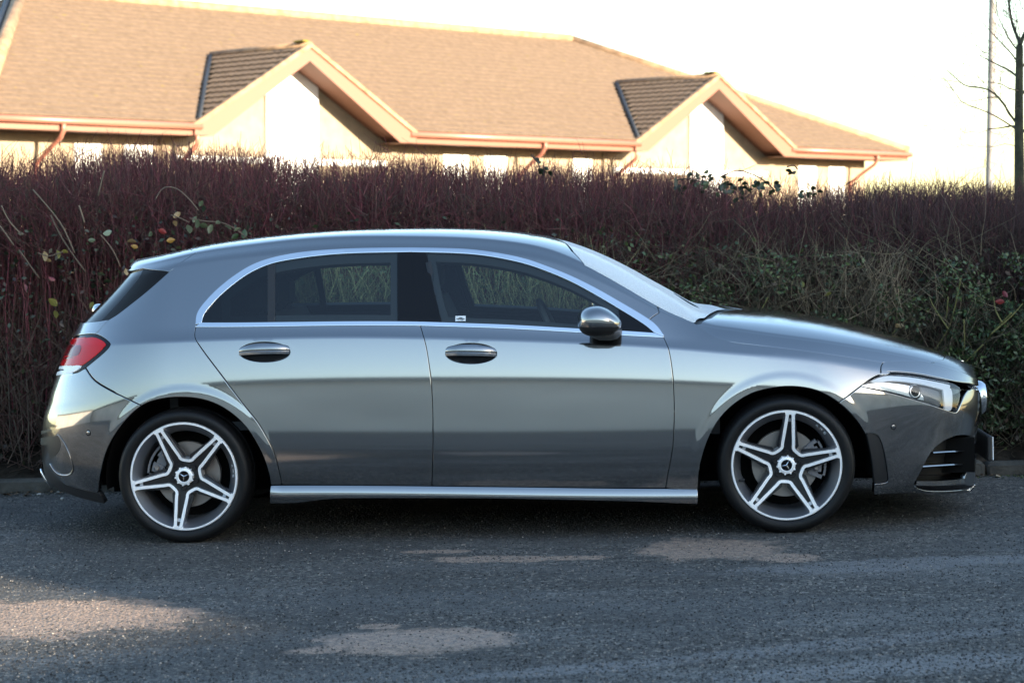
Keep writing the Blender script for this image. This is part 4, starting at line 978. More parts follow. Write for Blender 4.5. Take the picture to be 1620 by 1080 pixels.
# ------------------------------------------------------------------ hedge: thousands of thin stems
def stems(name, base, top, rad, col, mat, parent, bend=.08, segs=3, kind='stuff', label=None):
    n_ = len(base); d = top-base; L = np.linalg.norm(d,axis=1)
    off = rng.normal(0,1,(n_,3))*L[:,None]*bend; V = []; m_ = segs+1
    u_ = np.cross(d, rng.normal(0,1,(n_,3))); u_ /= np.linalg.norm(u_,axis=1,keepdims=True)+1e-9; w_ = np.cross(d, u_); w_ /= np.linalg.norm(w_,axis=1,keepdims=True)+1e-9
    rings = []
    for i in range(m_):
        t = i/segs; c = base+d*t+off*(4*t*(1-t))+(rng.normal(0,.012,(n_,3))*L[:,None] if 0 < i < segs else 0); r = (rad*(1-.75*t))[:,None]
        rings.append(np.stack([c+r*(u_*math.cos(q)+w_*math.sin(q)) for q in (0,2.094,4.189)],1))
    V = np.stack(rings,1).reshape(-1,3); f = []
    for i in range(segs):
        for k in range(3): f.append((i*3+k, i*3+(k+1)%3, (i+1)*3+(k+1)%3, (i+1)*3+k))
    Fq = (np.array(f)[None]+3*m_*np.arange(n_)[:,None,None]).reshape(-1,4)
    o_ = mesh(name, V, Fq, mat, parent, False, None, np.repeat(col, 3*m_, 0)); tag(o_, label, None, None, kind); return o_, rings
def leaves(name, P, size, col, mat, parent, kind='stuff', up=.4, aspect=.55):
    n_ = len(P); nrm_ = rng.normal(0,1,(n_,3)); nrm_[:,1] -= .7; nrm_[:,2] += up; nrm_ /= np.linalg.norm(nrm_,axis=1,keepdims=True)
    a = np.cross(nrm_, rng.normal(0,1,(n_,3))); a /= np.linalg.norm(a,axis=1,keepdims=True); b = np.cross(nrm_, a); s = size[:,None]
    V = np.stack([P-a*s, P-b*s*aspect+nrm_*s*.15, P+a*s, P+b*s*aspect+nrm_*s*.15],1).reshape(-1,3); Fq = (np.array([[0,1,2,3]])[None]+4*np.arange(n_)[:,None,None]).reshape(-1,4)
    o_ = mesh(name, V, Fq, mat, parent, False, None, np.repeat(col, 4, 0)); tag(o_, None, None, None, kind); return o_
topk = lambda px: np.interp(px, [-100,0,150,320,500,700,860,1000,1100,1200,1300,1400,1500,1620,1750],[252,247,242,246,248,262,268,272,283,292,300,302,302,300,300])
XC = lambda px, y: np.array([at_y(a, 400, b)[0] for a, b in zip(np.atleast_1d(px), np.atleast_1d(y))])
def ztop(px, y, dy=0): return np.array([at_y(a, t, b)[2] for a, t, b in zip(px, topk(px)+dy, y)])
def gnd(y): return np.interp(y, [KY+.1,2.5,3.2,5.0],[.05,.12,.30,.75])
STEM = colmat('bark_and_stem', .75, spec=.25)
hedge = empty('hedge', (0, 3.2, .1)); tag(hedge, 'long dense hedge of bare dark red stems behind the car', 'hedge')
hedge_loc = np.array([0,3.2,.1])
def par0(o_): o_.location = (-hedge_loc[0], -hedge_loc[1], -hedge_loc[2])
def redcol(n_, k=1.0):
    t = rng.uniform(0,1,(n_,1)); g = rng.uniform(.45,1.35,(n_,1))*k
    c = np.array([[.150,.034,.047]])*(1-t)+np.array([[.105,.062,.052]])*t; return c*g
# tall upright stems
n1 = 18600; px = rng.uniform(-380,1950,n1); y = 2.5+2.1*rng.uniform(0,1,n1)**.8
dy = 34*rng.uniform(0,1,n1)**1.2-32*(rng.uniform(0,1,n1) < .10)*rng.uniform(0,1,n1)**1.5+rng.normal(0,4,n1)+7*np.sin(px/37.)+6*np.sin(px/91.+1)+7*np.sin(px/11.3+2)+6*np.sin(px/5.1)+8*np.sin(px/63.+.5)
zt_ = ztop(px, y, dy); x = XC(px, y); base = np.stack([x+rng.normal(0,.10,n1), y+rng.normal(0,.05,n1), gnd(y)+.25*rng.uniform(0,1,n1)],1)
top = np.stack([x+rng.normal(0,.13,n1), y+rng.normal(0,.06,n1), zt_],1)
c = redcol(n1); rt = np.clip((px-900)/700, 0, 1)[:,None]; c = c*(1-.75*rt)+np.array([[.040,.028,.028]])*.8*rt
o_, rg = stems('stem', base, top, rng.uniform(.0022,.0050,n1), c, STEM, hedge, .05, 4); par0(o_)
# longer shoots standing above the rest
nl = 1500; px = rng.uniform(-80,1700,nl); y = 2.6+1.6*rng.uniform(0,1,nl); x = XC(px, y); zt3 = ztop(px, y, 6-26*rng.uniform(0,1,nl)**1.8); bs = np.stack([x, y, zt3-rng.uniform(.35,.6,nl)],1); tp3 = np.stack([x+rng.normal(0,.05,nl), y, zt3],1)
o_, _ = stems('shoot', bs, tp3, rng.uniform(.0018,.0032,nl), redcol(nl,.8), STEM, hedge, .04, 3); par0(o_)
k3 = rng.integers(0, nl, 4200); t3 = rng.uniform(.5,.98,len(k3))[:,None]; b3 = bs[k3]*(1-t3)+tp3[k3]*t3; d3 = rng.normal(0,.45,(len(k3),3)); d3[:,2] = 1; o_, _ = stems('twig', b3, b3+d3*rng.uniform(.02,.07,len(k3))[:,None], rng.uniform(.0013,.0024,len(k3)), redcol(len(k3),.8), STEM, hedge, .03, 2); par0(o_)
# side twigs near the tips
idx = rng.integers(0, n1, 32000); t = rng.uniform(.45,.97,len(idx))[:,None]; b0 = base[idx]*(1-t)+top[idx]*t
L = rng.uniform(.06,.22,len(idx))[:,None]; d = rng.normal(0,.55,(len(idx),3)); d[:,2] = 1
tp = b0+d*L; tp[:,2] = np.minimum(tp[:,2], top[idx][:,2]+.04)
o_, _ = stems('twig', b0, tp, rng.uniform(.0014,.0030,len(idx)), c[idx]*rng.uniform(.7,1.3,(len(idx),1)), STEM, hedge, .04, 2); par0(o_)
# crossing twigs in front of the upright ones
nb = 8600; px = rng.uniform(-340,1900,nb); y = 2.35+.5*rng.uniform(0,1,nb); x = XC(px, y); zt2 = ztop(px, y, 22+110*rng.uniform(0,1,nb)); base2 = np.stack([x, y, zt2-.12],1); d = rng.normal(0,1.0,(nb,3)); d[:,1] *= .4; d[:,2] = np.abs(d[:,2])+.25; d /= np.linalg.norm(d,axis=1,keepdims=True); top2 = base2+d*rng.uniform(.08,.28,nb)[:,None]
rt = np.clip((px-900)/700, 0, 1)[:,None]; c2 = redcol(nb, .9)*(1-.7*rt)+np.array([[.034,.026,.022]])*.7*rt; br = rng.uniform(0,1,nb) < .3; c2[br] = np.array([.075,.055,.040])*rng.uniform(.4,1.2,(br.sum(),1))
o_, _ = stems('twig', base2, top2, rng.uniform(.0012,.0028,nb), c2, STEM, hedge, .10, 2); par0(o_)
# tangled grey-brown lower growth in front
n3 = 11800; px = rng.uniform(-370,1930,n3); y = 2.15+.9*rng.uniform(0,1,n3); x = XC(px, y); z0 = gnd(y)+rng.uniform(0,.75,n3)**1.2
base = np.stack([x, y, z0],1); d = rng.normal(0,.55,(n3,3)); d[:,2] = np.abs(rng.normal(.75,.35,n3)); d[:,1] *= .6; Lg = rng.uniform(.12,.5,n3)[:,None]; top = base+d*Lg
lim = ztop(px, y, 55+130*rng.uniform(0,1,n3)**.8+25*np.sin(px/53.)); top[:,2] = np.minimum(top[:,2], np.maximum(lim, base[:,2]+.05))
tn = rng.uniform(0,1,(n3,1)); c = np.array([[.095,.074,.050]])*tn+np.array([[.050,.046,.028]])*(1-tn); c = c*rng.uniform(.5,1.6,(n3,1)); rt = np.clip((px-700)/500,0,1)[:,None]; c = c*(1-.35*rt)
lf = np.clip((500-px)/350,0,1)[:,None]; c = c*(1-.45*lf)+redcol(n3)*.3*lf
o_, _ = stems('dead_stem', base, top, rng.uniform(.0016,.0042,n3), c, STEM, hedge, .10, 3); par0(o_)
# small dark leaves through the lower half
LEAFM = colmat('leaf', .45, spec=.5)
n4 = 30000; px = np.where(rng.uniform(0,1,n4) < .35, rng.uniform(950,1720,n4), rng.uniform(-80,1720,n4)); y = 2.3+1.2*rng.uniform(0,1,n4); zl = gnd(y); zh = ztop(px, y, 75+60*rng.uniform(0,1,n4)); z = zl+(zh-zl)*rng.uniform(0,1,n4); x = XC(px, y)
gr = rng.uniform(.4,1.5,(n4,1)); c = np.array([[.028,.038,.015]])*gr; c[px > 950] = np.array([.045,.068,.022])*gr[px > 950]; gr[px > 950] *= 1.35; br = rng.uniform(0,1,n4) < np.where(px > 950, .15, .35); c[br] = np.array([.040,.022,.014])*gr[br]
o_ = leaves('leaf_litter', np.stack([x,y,z],1), rng.uniform(.008,.022,n4), c, LEAFM, hedge); par0(o_)
# individually visible pale stems crossing the front
def px_poly(pts, y0, jit=.0): return [at_y(a, b, y0+jit*i) for i, (a, b) in enumerate(pts)]
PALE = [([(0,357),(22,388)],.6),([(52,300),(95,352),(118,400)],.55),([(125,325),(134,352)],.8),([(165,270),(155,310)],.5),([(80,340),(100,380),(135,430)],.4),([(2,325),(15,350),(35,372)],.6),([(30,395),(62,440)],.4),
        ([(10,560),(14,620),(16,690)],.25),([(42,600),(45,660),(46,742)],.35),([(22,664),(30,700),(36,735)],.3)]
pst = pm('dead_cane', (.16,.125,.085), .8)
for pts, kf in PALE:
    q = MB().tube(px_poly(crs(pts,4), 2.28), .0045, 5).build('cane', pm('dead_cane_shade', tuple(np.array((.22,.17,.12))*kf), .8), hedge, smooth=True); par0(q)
# arching bramble with leaves
LM = {k: pm('bramble_leaf_'+k, c_, .45, spec=.5) for k, c_ in dict(pale=(.20,.23,.15), sage=(.075,.10,.055), green=(.028,.055,.018), yellow=(.17,.16,.04), gold=(.26,.14,.02), red=(.20,.018,.016), tan=(.28,.20,.10), dark=(.012,.022,.010), crimson=(.12,.008,.018)).items()}
def leaf(px, py, spx, kind, y0, parent, rot=None, loc=None):
    c_ = at_y(px, py, y0); s_ = spx/FPX*np.linalg.norm(c_-CAM)
    a = rot if rot is not None else rng.uniform(0,6.28); t1 = rng.uniform(-.7,.7); t2 = rng.uniform(-.4,.9)
    out = []; prof = [(0,-1),(.42,-.62),(.62,-.1),(.52,.4),(.25,.8),(0,1.08),(-.25,.8),(-.52,.4),(-.62,-.1),(-.42,-.62)]
    V = [(0,0,-.05)]+[(u_, .0, w_) for u_, w_ in prof]; V = [(u_, .30*abs(u_)-.12*w_*w_, w_) for u_, _, w_ in V]
    M = Matrix.Rotation(t1,3,'Z') @ Matrix.Rotation(t2,3,'X') @ Matrix.Rotation(a,3,'Y')
    V = [tuple(np.array(M @ Vector(v))*s_) for v in V]; F = [(0,i,i%10+1) for i in range(1,11)]
    o_ = MB().add(V, F).build('leaf', LM[kind], parent, smooth=True); o_.location = tuple(c_-(loc if loc is not None else 0)); return o_
bram = empty('bramble', (-1.2,2.2,.3)); tag(bram, 'bramble with pale and coloured leaves growing above the rear of the car', 'bramble'); bl = np.array([-1.2,2.2,.3])
for pts in ([(246,316),(254,302),(265,296),(282,300),(300,316),(314,333)],[(300,345),(325,350),(350,352),(372,362),(388,374)],[(270,340),(285,345),(300,352)],[(160,372),(178,395),(190,420)],[(60,400),(78,405),(100,398)]):
    q = MB().tube(px_poly(crs(pts,4), 2.2), .0035, 5).build('stem', pm('bramble_stem', (.12,.085,.06), .7), bram, smooth=True); q.location = tuple(-bl)
for px, py, s_, k_ in [(299,362,7.5,'pale'),(312,354,7,'sage'),(322,357,7,'sage'),(333,362,7,'sage'),(308,347,5,'sage'),(345,352,5,'pale'),(361,360,6,'pale'),(376,363,5.5,'pale'),(386,370,7,'green'),(372,374,6,'green'),(318,322,5,'sage'),(322,330,5,'dark'),(280,340,6,'tan'),(277,353,5,'tan'),
    (170,368,7,'pale'),(209,382,7,'tan'),(213,390,5,'gold'),(257,366,6,'red'),(270,380,6,'gold'),(71,405,7,'tan'),(76,412,5,'tan'),(92,402,6,'yellow'),(102,398,5,'yellow'),(82,441,5,'crimson'),(40,455,6,'crimson'),(84,478,8,'yellow'),(88,497,6,'yellow'),(145,482,5,'yellow'),(148,452,6,'dark'),(160,434,6,'sage'),(238,370,5,'sage'),(145,380,5,'sage'),(25,412,6,'dark'),(200,430,5,'tan'),(170,445,6,'dark')]:
    leaf(px, py, s_*1.15, k_, 2.2+rng.uniform(-.03,.1), bram, loc=bl)
# ivy on the crest at the right
ivy = empty('ivy', (1.9,2.6,1.5)); tag(ivy, 'dark green ivy sprawling along the crest of the hedge', 'ivy'); il = np.array([1.9,2.6,1.5])
for pts in ([(1140,280),(1165,270),(1185,274),(1205,283),(1225,300)],[(1070,285),(1090,283),(1115,290)],[(1245,264),(1256,262),(1262,268)],[(840,245),(851,258),(855,270)]):
    q = MB().tube(px_poly(crs(pts,4), 2.6), .004, 5).build('stem', pm('ivy_stem', (.03,.022,.016), .7), ivy, smooth=True); q.location = tuple(-il)
for (cx, cy, n_, w_, h_) in ((1108,280,16,22,14),(1150,288,16,22,13),(1185,292,22,28,14),(1222,292,12,14,16),(1278,302,8,16,8),(1252,264,3,8,5),(858,262,9,10,10),(851,247,2,3,4),(1075,292,7,14,8),(1330,480,5,30,20)):
    for k in range(n_): leaf(cx+rng.normal(0,w_*.5), cy+6+rng.normal(0,h_*.5), rng.uniform(3.8,6.2), 'dark' if rng.uniform() < .75 else 'green', 2.55+rng.uniform(0,.25), ivy, loc=il)
# dry straw clump
straw = empty('dry_grass_clump', (2.3,2.3,.3)); tag(straw, 'clump of pale dry grass standing in front of the hedge', 'dry grass'); sl_ = np.array([2.3,2.3,.3])
n5 = 240; px = np.where(rng.uniform(0,1,n5) < .6, rng.normal(1385,40,n5), rng.normal(1330,110,n5)); y = 2.2+.35*rng.uniform(0,1,n5); x = XC(px, y)
tz = np.array([at_y(a, 372+80*rng.uniform(0,1)**1.2+abs(a-1390)*.25, b)[2] for a, b in zip(px, y)]); base = np.stack([x+rng.normal(0,.06,n5), y, tz-rng.uniform(.12,.38,n5)],1); top = np.stack([x+rng.normal(0,.10,n5), y, tz],1)
c = np.array([[.36,.28,.19]])*rng.uniform(.35,1.1,(n5,1)); o_, _ = stems('straw', base, top, rng.uniform(.0012,.0028,n5), c, STEM, straw, .06, 3); o_.location = tuple(-sl_)
n5 = 1300; px = np.concatenate([rng.uniform(900,1560,n5//2), rng.normal(1250,140,n5-n5//2)]); y = 2.12+.4*rng.uniform(0,1,n5); x = XC(px, y); py0 = rng.uniform(400,560,n5)
base = np.array([at_y(a, b, d_) for a, b, d_ in zip(px, py0, y)]); d = rng.normal(0,.85,(n5,3)); d[:,1] *= .5; d[:,2] = np.abs(rng.normal(.7,.4,n5)); top = base+d*rng.uniform(.1,.32,n5)[:,None]
c = np.array([[.20,.165,.11]])*rng.uniform(.15,1.0,(n5,1)); o_, _ = stems('dead_stem', base, top, rng.uniform(.0012,.003,n5), c, STEM, hedge, .12, 3); par0(o_)
# lichen-yellow shoots
shrub = empty('bare_shrub', (2.6,2.2,.2)); tag(shrub, 'bare yellow-green lichened shoots with a few red leaves above the bonnet', 'shrub'); hl_ = np.array([2.6,2.2,.2])
for pts in ([(1520,440),(1512,480),(1500,520),(1478,560),(1486,600)],[(1500,520),(1480,490),(1470,470)],[(1600,495),(1585,510),(1568,528),(1560,545)],[(1585,510),(1575,490),(1572,470)],[(1568,528),(1600,500),(1618,480)],[(1555,545),(1535,565),(1520,580)],[(1405,600),(1400,560),(1410,530),(1440,500)],[(1215,470),(1200,500),(1195,520)],[(1500,470),(1497,505)],[(1525,505),(1526,555)]):
    q = MB().tube(px_poly(crs(pts,4), 2.16, .01), [.005*(1-.5*i/(4*(len(pts)-1))) for i in range(4*(len(pts)-1)+1)], 5).build('shoot', pm('lichen_shoot', (.15,.14,.045), .8), shrub, smooth=True); q.location = tuple(-hl_)
leaf(1582,477,7,'red',2.15,shrub,loc=hl_); leaf(1590,465,6,'crimson',2.15,shrub,loc=hl_); leaf(1420,515,6,'tan',2.2,shrub,loc=hl_); leaf(1270,450,5,'yellow',2.2,shrub,loc=hl_); leaf(1310,465,6,'yellow',2.2,shrub,loc=hl_); leaf(1425,515,6,'tan',2.2,shrub,loc=hl_)
# low evergreen at the right
ev = empty('evergreen_shrub', (3.0,2.4,.1)); tag(ev, 'low dark green evergreen shrub beside the nose of the car', 'shrub'); el = np.array([3.0,2.4,.1])
n6 = 15000; px = rng.uniform(1440,1720,n6); y = 2.2+.9*rng.uniform(0,1,n6); lim = 470+90*np.clip((1560-px)/110,0,1)+25*np.sin(px/19.)+16*np.sin(px/7.3); py_ = lim+(680-lim)*rng.uniform(0,1,n6)**1.15
P = np.array([at_y(a, b, d_) for a, b, d_ in zip(px, py_, y)]); cl = np.sin(P[:,0]*23+P[:,2]*17)*np.sin(P[:,2]*29-P[:,1]*11)
P = P[cl > -.25]; n6 = len(P); c = np.array([[.034,.062,.020]])*rng.uniform(.45,1.6,(n6,1))
o_ = leaves('foliage', P, rng.uniform(.010,.024,n6), c, LEAFM, ev, up=.8, aspect=.35); o_.location = tuple(-el)
for k in range(40):
    a, b = rng.uniform(1460,1660), rng.uniform(520,720); q0 = at_y(a, b, 2.4); q1 = at_y(a+rng.normal(0,35), b-rng.uniform(20,70), 2.25)
    q = MB().tube([q0, (q0+q1)/2+rng.normal(0,.02,3), q1], [.006,.004,.002], 5).build('branch', pm('shrub_branch', (.035,.028,.02), .8) if k == 0 else bpy.data.materials['shrub_branch'], ev, smooth=True); q.location = tuple(-el)

# paler grass and young shoots low behind the parked car
n7 = 2600; px = rng.uniform(400,960,n7); y = 2.12+.35*rng.uniform(0,1,n7); py0 = rng.uniform(455,640,n7); base = np.array([at_y(a, b, d_) for a, b, d_ in zip(px, py0, y)]); d = rng.normal(0,.32,(n7,3)); d[:,2] = 1; top = base+d*rng.uniform(.12,.36,n7)[:,None]
c = np.array([[.34,.34,.16]])*rng.uniform(.3,1.2,(n7,1)); o_, _ = stems('rough_grass', base, top, rng.uniform(.0014,.003,n7), c, STEM, None, .12, 3, label='rough green and straw grass at the hedge foot, seen through the car windows')
n8 = 5000; px = rng.uniform(400,960,n8); y = 2.2+.3*rng.uniform(0,1,n8); P = np.array([at_y(a, b, d_) for a, b, d_ in zip(px, rng.uniform(400,640,n8), y)]); c = np.array([[.085,.12,.045]])*rng.uniform(.4,1.5,(n8,1))
o_ = leaves('undergrowth', P, rng.uniform(.008,.018,n8), c, LEAFM, None); tag(o_, 'leafy green undergrowth low behind the car')

# green leafy sprigs through the dead stems at the right
n9 = 9000; px = rng.uniform(960,1700,n9); pyl = rng.uniform(400,600,n9); y = 2.08+.35*rng.uniform(0,1,n9); P = np.array([at_y(a, b, d_) for a, b, d_ in zip(px, pyl, y)])
cl = np.sin(P[:,0]*9+1)*np.sin(P[:,2]*13+P[:,0]*4); P = P[cl > .15]; n9 = len(P); c = np.array([[.050,.078,.022]])*rng.uniform(.35,1.5,(n9,1)); o_ = leaves('leaf_mass', P, rng.uniform(.007,.017,n9), c, LEAFM, hedge); par0(o_)
# ------------------------------------------------------------------ the lit bungalow beyond the hedge, in its own level frame
CRg = _rz(YAW) @ _rx(math.pi/2-PITCH); ROT = CR @ CRg.T
MG = Matrix.Translation(Vector(CAM)) @ Matrix([list(r) for r in ROT]).to_4x4() @ Matrix.Translation(-Vector(CAM))
HOR = IH/2-FPX*math.tan(PITCH)
fw = np.array([-math.sin(YAW), math.cos(YAW), 0]); rt_ = np.array([math.cos(YAW), math.sin(YAW), 0])
HE = 1.9; pA, pB = (0., 181.), (1430., 240.)
def ld(px, py, h):                           # point at height h above the lens on this sight line (level frame)
    d = FPX*h/(HOR-py)/math.cos(0); return CAM+rt_*((px-IW/2)/FPX*d)+fw*d+np.array([0,0,h])
A0, B0 = ld(*pA, HE), ld(*pB, HE); ex = (B0-A0); ex[2] = 0; BL = np.linalg.norm(ex); ex /= BL; ny_ = np.array([ex[1], -ex[0], 0]); ZU = np.array([0,0,1.])
def W(s, d, z): return A0+ex*s-ny_*d+ZU*(z-0.0)            # s along the front, d back from the eave line, z above the eave
def pj(P):                                   # pixel of a level-frame point
    q = (np.asarray(P)-CAM) @ CRg; return (IW/2+FPX*q[0]/-q[2], IH/2-FPX*q[1]/-q[2])
def s_at(px, z=0., d=0.):
    lo, hi = -12., BL+12
    for _ in range(50):
        m_ = (lo+hi)/2
        if pj(W(m_, d, z))[0] < px: lo = m_
        else: hi = m_
    return (lo+hi)/2
def z_at(px_s, py, d=0.):                    # height on the front plane at station s for pixel row py
    lo, hi = -6., 8.
    for _ in range(50):
        m_ = (lo+hi)/2
        if pj(W(px_s, d, m_))[1] > py: lo = m_
        else: hi = m_
    return (lo+hi)/2
BG = empty('bungalow', (0,0,0)); BG.matrix_world = MG; tag(BG, 'long sunlit brick bungalow with tiled roof and two front gables', 'building')
def tiled(name, base, gain, row=.0):
    m, n, p, o = newmat(name); tc = n.nodes.new('ShaderNodeTexCoord')
    a = n.nodes.new('ShaderNodeTexNoise'); a.inputs['Scale'].default_value = 8.0; a.inputs['Detail'].default_value = 7; a.inputs['Roughness'].default_value = .7
    b = n.nodes.new('ShaderNodeTexNoise'); b.inputs['Scale'].default_value = 9; b.inputs['Detail'].default_value = 3
    n.links.new(tc.outputs['Object'], a.inputs['Vector']); n.links.new(tc.outputs['Object'], b.inputs['Vector'])
    r = n.nodes.new('ShaderNodeValToRGB'); r.color_ramp.elements[0].position = .3; r.color_ramp.elements[1].position = .72
    r.color_ramp.elements[0].color = (*[c*.70 for c in base],1); r.color_ramp.elements[1].color = (*[c*1.28 for c in base],1); n.links.new(a.outputs['Fac'], r.inputs[0])
    r2 = n.nodes.new('ShaderNodeValToRGB'); r2.color_ramp.elements[0].position = .68; r2.color_ramp.elements[0].color = (0,0,0,1); r2.color_ramp.elements[1].position = .76; n.links.new(b.outputs['Fac'], r2.inputs[0])
    mx = n.nodes.new('ShaderNodeMix'); mx.data_type = 'RGBA'; mx.inputs[7].default_value = (.22,.17,.03,1); n.links.new(r2.outputs[0], mx.inputs[0]); n.links.new(r.outputs[0], mx.inputs[6]); n.links.new(mx.outputs[2], p.inputs['Base Color'])
    p.inputs['Roughness'].default_value = .85; p.inputs['Specular IOR Level'].default_value = .2; return m
TILE = tiled('concrete_roof_tile', (.168,.116,.078), 1); RIDGE = pm('ridge_tile', (.30,.19,.11), .85, var=(6,.6,1.3)); MOSS = pm('roof_moss', (.20,.16,.02), .95)
BRICKM = pm('cream_brick', (.30,.235,.165), .9, var=(5,.85,1.12)); FASC = pm('brown_fascia', (.25,.105,.07), .5); GUT = pm('brown_gutter', (.34,.13,.09), .35); SOFF = pm('brown_soffit', (.16,.07,.045), .7)
WHT = pm('white_cladding', (.80,.79,.77), .5); LEADSHADE = pm('lead_and_shadow', (.018,.022,.03), .6); BLIND = pm('white_blind', (.70,.69,.66), .4)
T25, RUN = math.tan(R(25)), 6.0; HRL = 4.3; S0, S1 = -.35, BL+.15; EAV = .0
HG, WG = 1.48, 2.52; gables = [(6.55, 2.50), (18.2, 2.62)]
# tile courses: every course a stepped sheet with a waved edge
def courses(name, org, du, dv, lo, hi, nrow, wave=.30, lift=.022, amp=.014, step=.15, mat=TILE, skip=None):
    """org + u*du + v*dv ; v runs up the slope 0..1, lo(v)/hi(v) give the u range"""
    nn = np.cross(du, dv); nn /= np.linalg.norm(nn); nn = nn*(1 if nn[2] > 0 else -1); V = []; F = []
    for r in range(nrow):
        v0, v1 = r/nrow, (r+1.12)/nrow; us = np.arange(lo(v0), hi(v0)+step*.5, step)
        if len(us) < 2: continue
        b = len(V); m_ = len(us)
        for u_ in us:
            wv = amp*abs(math.sin(math.pi*u_/wave)) if amp else 0
            u2 = min(max(u_, lo(min(v1,1))), hi(min(v1,1)))
            for (v_, h_, q) in ((v0, .0, u_), (v0, lift+wv, u_), (v1, .004+wv, u2)): V.append(org+du*q+dv*min(v_, 1.02)+nn*h_)
        for i in range(m_-1):
            if skip and skip((us[i]+us[i+1])/2, v1): continue
            for j in range(2): F.append((b+i*3+j, b+i*3+3+j, b+i*3+4+j, b+i*3+1+j))
    o_ = mesh(name, V, F, mat, BG); tag(o_, kind='stuff'); return o_
# main front slope with the two gable footprints left out where the gables cover it (they stand above it)
ev = A0.copy(); up = -ny_*RUN+ZU*(RUN*T25)
slab = MB(); 
def quad(name, pts, mat, flip=False): return mesh(name, pts, [tuple(range(len(pts)))], mat, BG)
_g = []
for c_, h_ in gables: _g += [W(c_-h_,0,-.02), W(c_,HG/T25,HG-.02), W(c_+h_,0,-.02)]
quad('roof', [W(S0,0,-.02)]+_g+[W(S1,0,-.02), W(S1-RUN,RUN,RUN*T25-.02), W(S0+HRL,RUN,RUN*T25-.02)], TILE)
courses('roof_tiles', W(0,0,0), ex, up, lambda v: S0+HRL*v, lambda v: S1-RUN*v, 27, wave=.30, amp=.010, lift=.014, step=.15, skip=lambda u_, v_: any(abs(u_-c_) < h_-.05-(v_*RUN-.25)*h_*T25/HG for c_, h_ in gables))
# far slope and hip ends
quad('roof', [W(S0,2*RUN,0), W(S1,2*RUN,0), W(S1-RUN,RUN,RUN*T25), W(S0+HRL,RUN,RUN*T25)], TILE)
quad('roof', [W(S1,0,-.02), W(S1,2*RUN,-.02), W(S1-RUN,RUN,RUN*T25-.02)], TILE)
quad('roof', [W(S0,0,-.02), W(S0,2*RUN,-.02), W(S0+HRL,RUN,RUN*T25-.02)], TILE)
hv_ = ex*HRL+ZU*(RUN*T25)
courses('roof_tiles', W(S0,0,0), -ny_, hv_, lambda v: RUN*v, lambda v: 2*RUN-RUN*v, 26, amp=.02, lift=.03)
def ridge(a, b, rad, mat, nm='ridge_tiles', n_=7): 
    MB().tube([a, (np.asarray(a)+np.asarray(b))/2, b], rad, 8).build(nm, mat, BG, smooth=True)
ridge(W(S0+HRL,RUN,RUN*T25+.02), W(S1-RUN,RUN,RUN*T25+.02), .12, RIDGE)
ridge(W(S1,0,.02), W(S1-RUN,RUN,RUN*T25+.02), .11, RIDGE)
ridge(W(S0,0,.02), W(S0+HRL,RUN,RUN*T25+.02), .14, RIDGE)
ridge(W(S0-.16,.1,-.0), W(S0+HRL-.20,RUN+.1,RUN*T25-.03), .08, LEADSHADE, 'lead_and_shadow')  # dark strip painting the shadow gap beside the hip, not lead
# gutters, fascias, soffits along the eaves between gables
segs = [(S0, gables[0][0]-gables[0][1]), (gables[0][0]+gables[0][1], gables[1][0]-gables[1][1]), (gables[1][0]+gables[1][1], S1)]
def bar(name, s0, s1, d0, d1, z0, z1, mat):
    P = [W(s0,d0,z0),W(s1,d0,z0),W(s1,d1,z0),W(s0,d1,z0),W(s0,d0,z1),W(s1,d0,z1),W(s1,d1,z1),W(s0,d1,z1)]
    return MB().add(P, [(0,3,2,1),(4,5,6,7),(0,1,5,4),(1,2,6,5),(2,3,7,6),(3,0,4,7)]).build(name, mat, BG)
for i, (a, b) in enumerate(segs):
    bar('fascia', a-.0, b+.0, .02, .05, -.24, -.03, FASC)
    bar('soffit', a, b, .05, .85, -.235, -.215, SOFF)
    MB().tube([W(a-.02,-.055,-.075), W((a+b)/2,-.055,-.08), W(b+.02,-.055,-.085)], .062, 8).build('gutter', GUT, BG, smooth=True)
# walls
bar('wall', S0+.75, S1-.75, .80, 2*RUN-.8, -4.0, -.23, BRICKM)
def pipe(px, px2=None):
    s = s_at(px, -.1); s2 = s_at(px2, -.7, .75) if px2 else s-.3
    MB().tube([W(s,-.055,-.10), W(s,-.05,-.24), W(s-.02*0,.05,-.36), W((s+s2)/2,.45,-.60), W(s2,.74,-.80), W(s2,.745,-1.0), W(s2,.745,-4)], .042, 8).build('downpipe', GUT, BG, smooth=True)
pipe(98, 57); pipe(860, 822); pipe(1386, 1345)
def window(px0, px1, ztop_, zbot=-2.2, d=.80, mat=WHT):
    a, b = s_at(px0, ztop_, d), s_at(px1, ztop_, d)
    f = bar('window', a, b, d-.03, d+.05, zbot, ztop_, WHT)
    P = bar('pane', a+(b-a)*.08, a+(b-a)*.92, d-.034, d-.031, zbot+.08, ztop_-.08, BLIND); P.parent = f
    return f
for a, b in ((116,160),(195,240),(700,740),(765,800),(905,935),(1262,1290),(1310,1335)): window(a, b, -.42 if a < 600 else -.40)
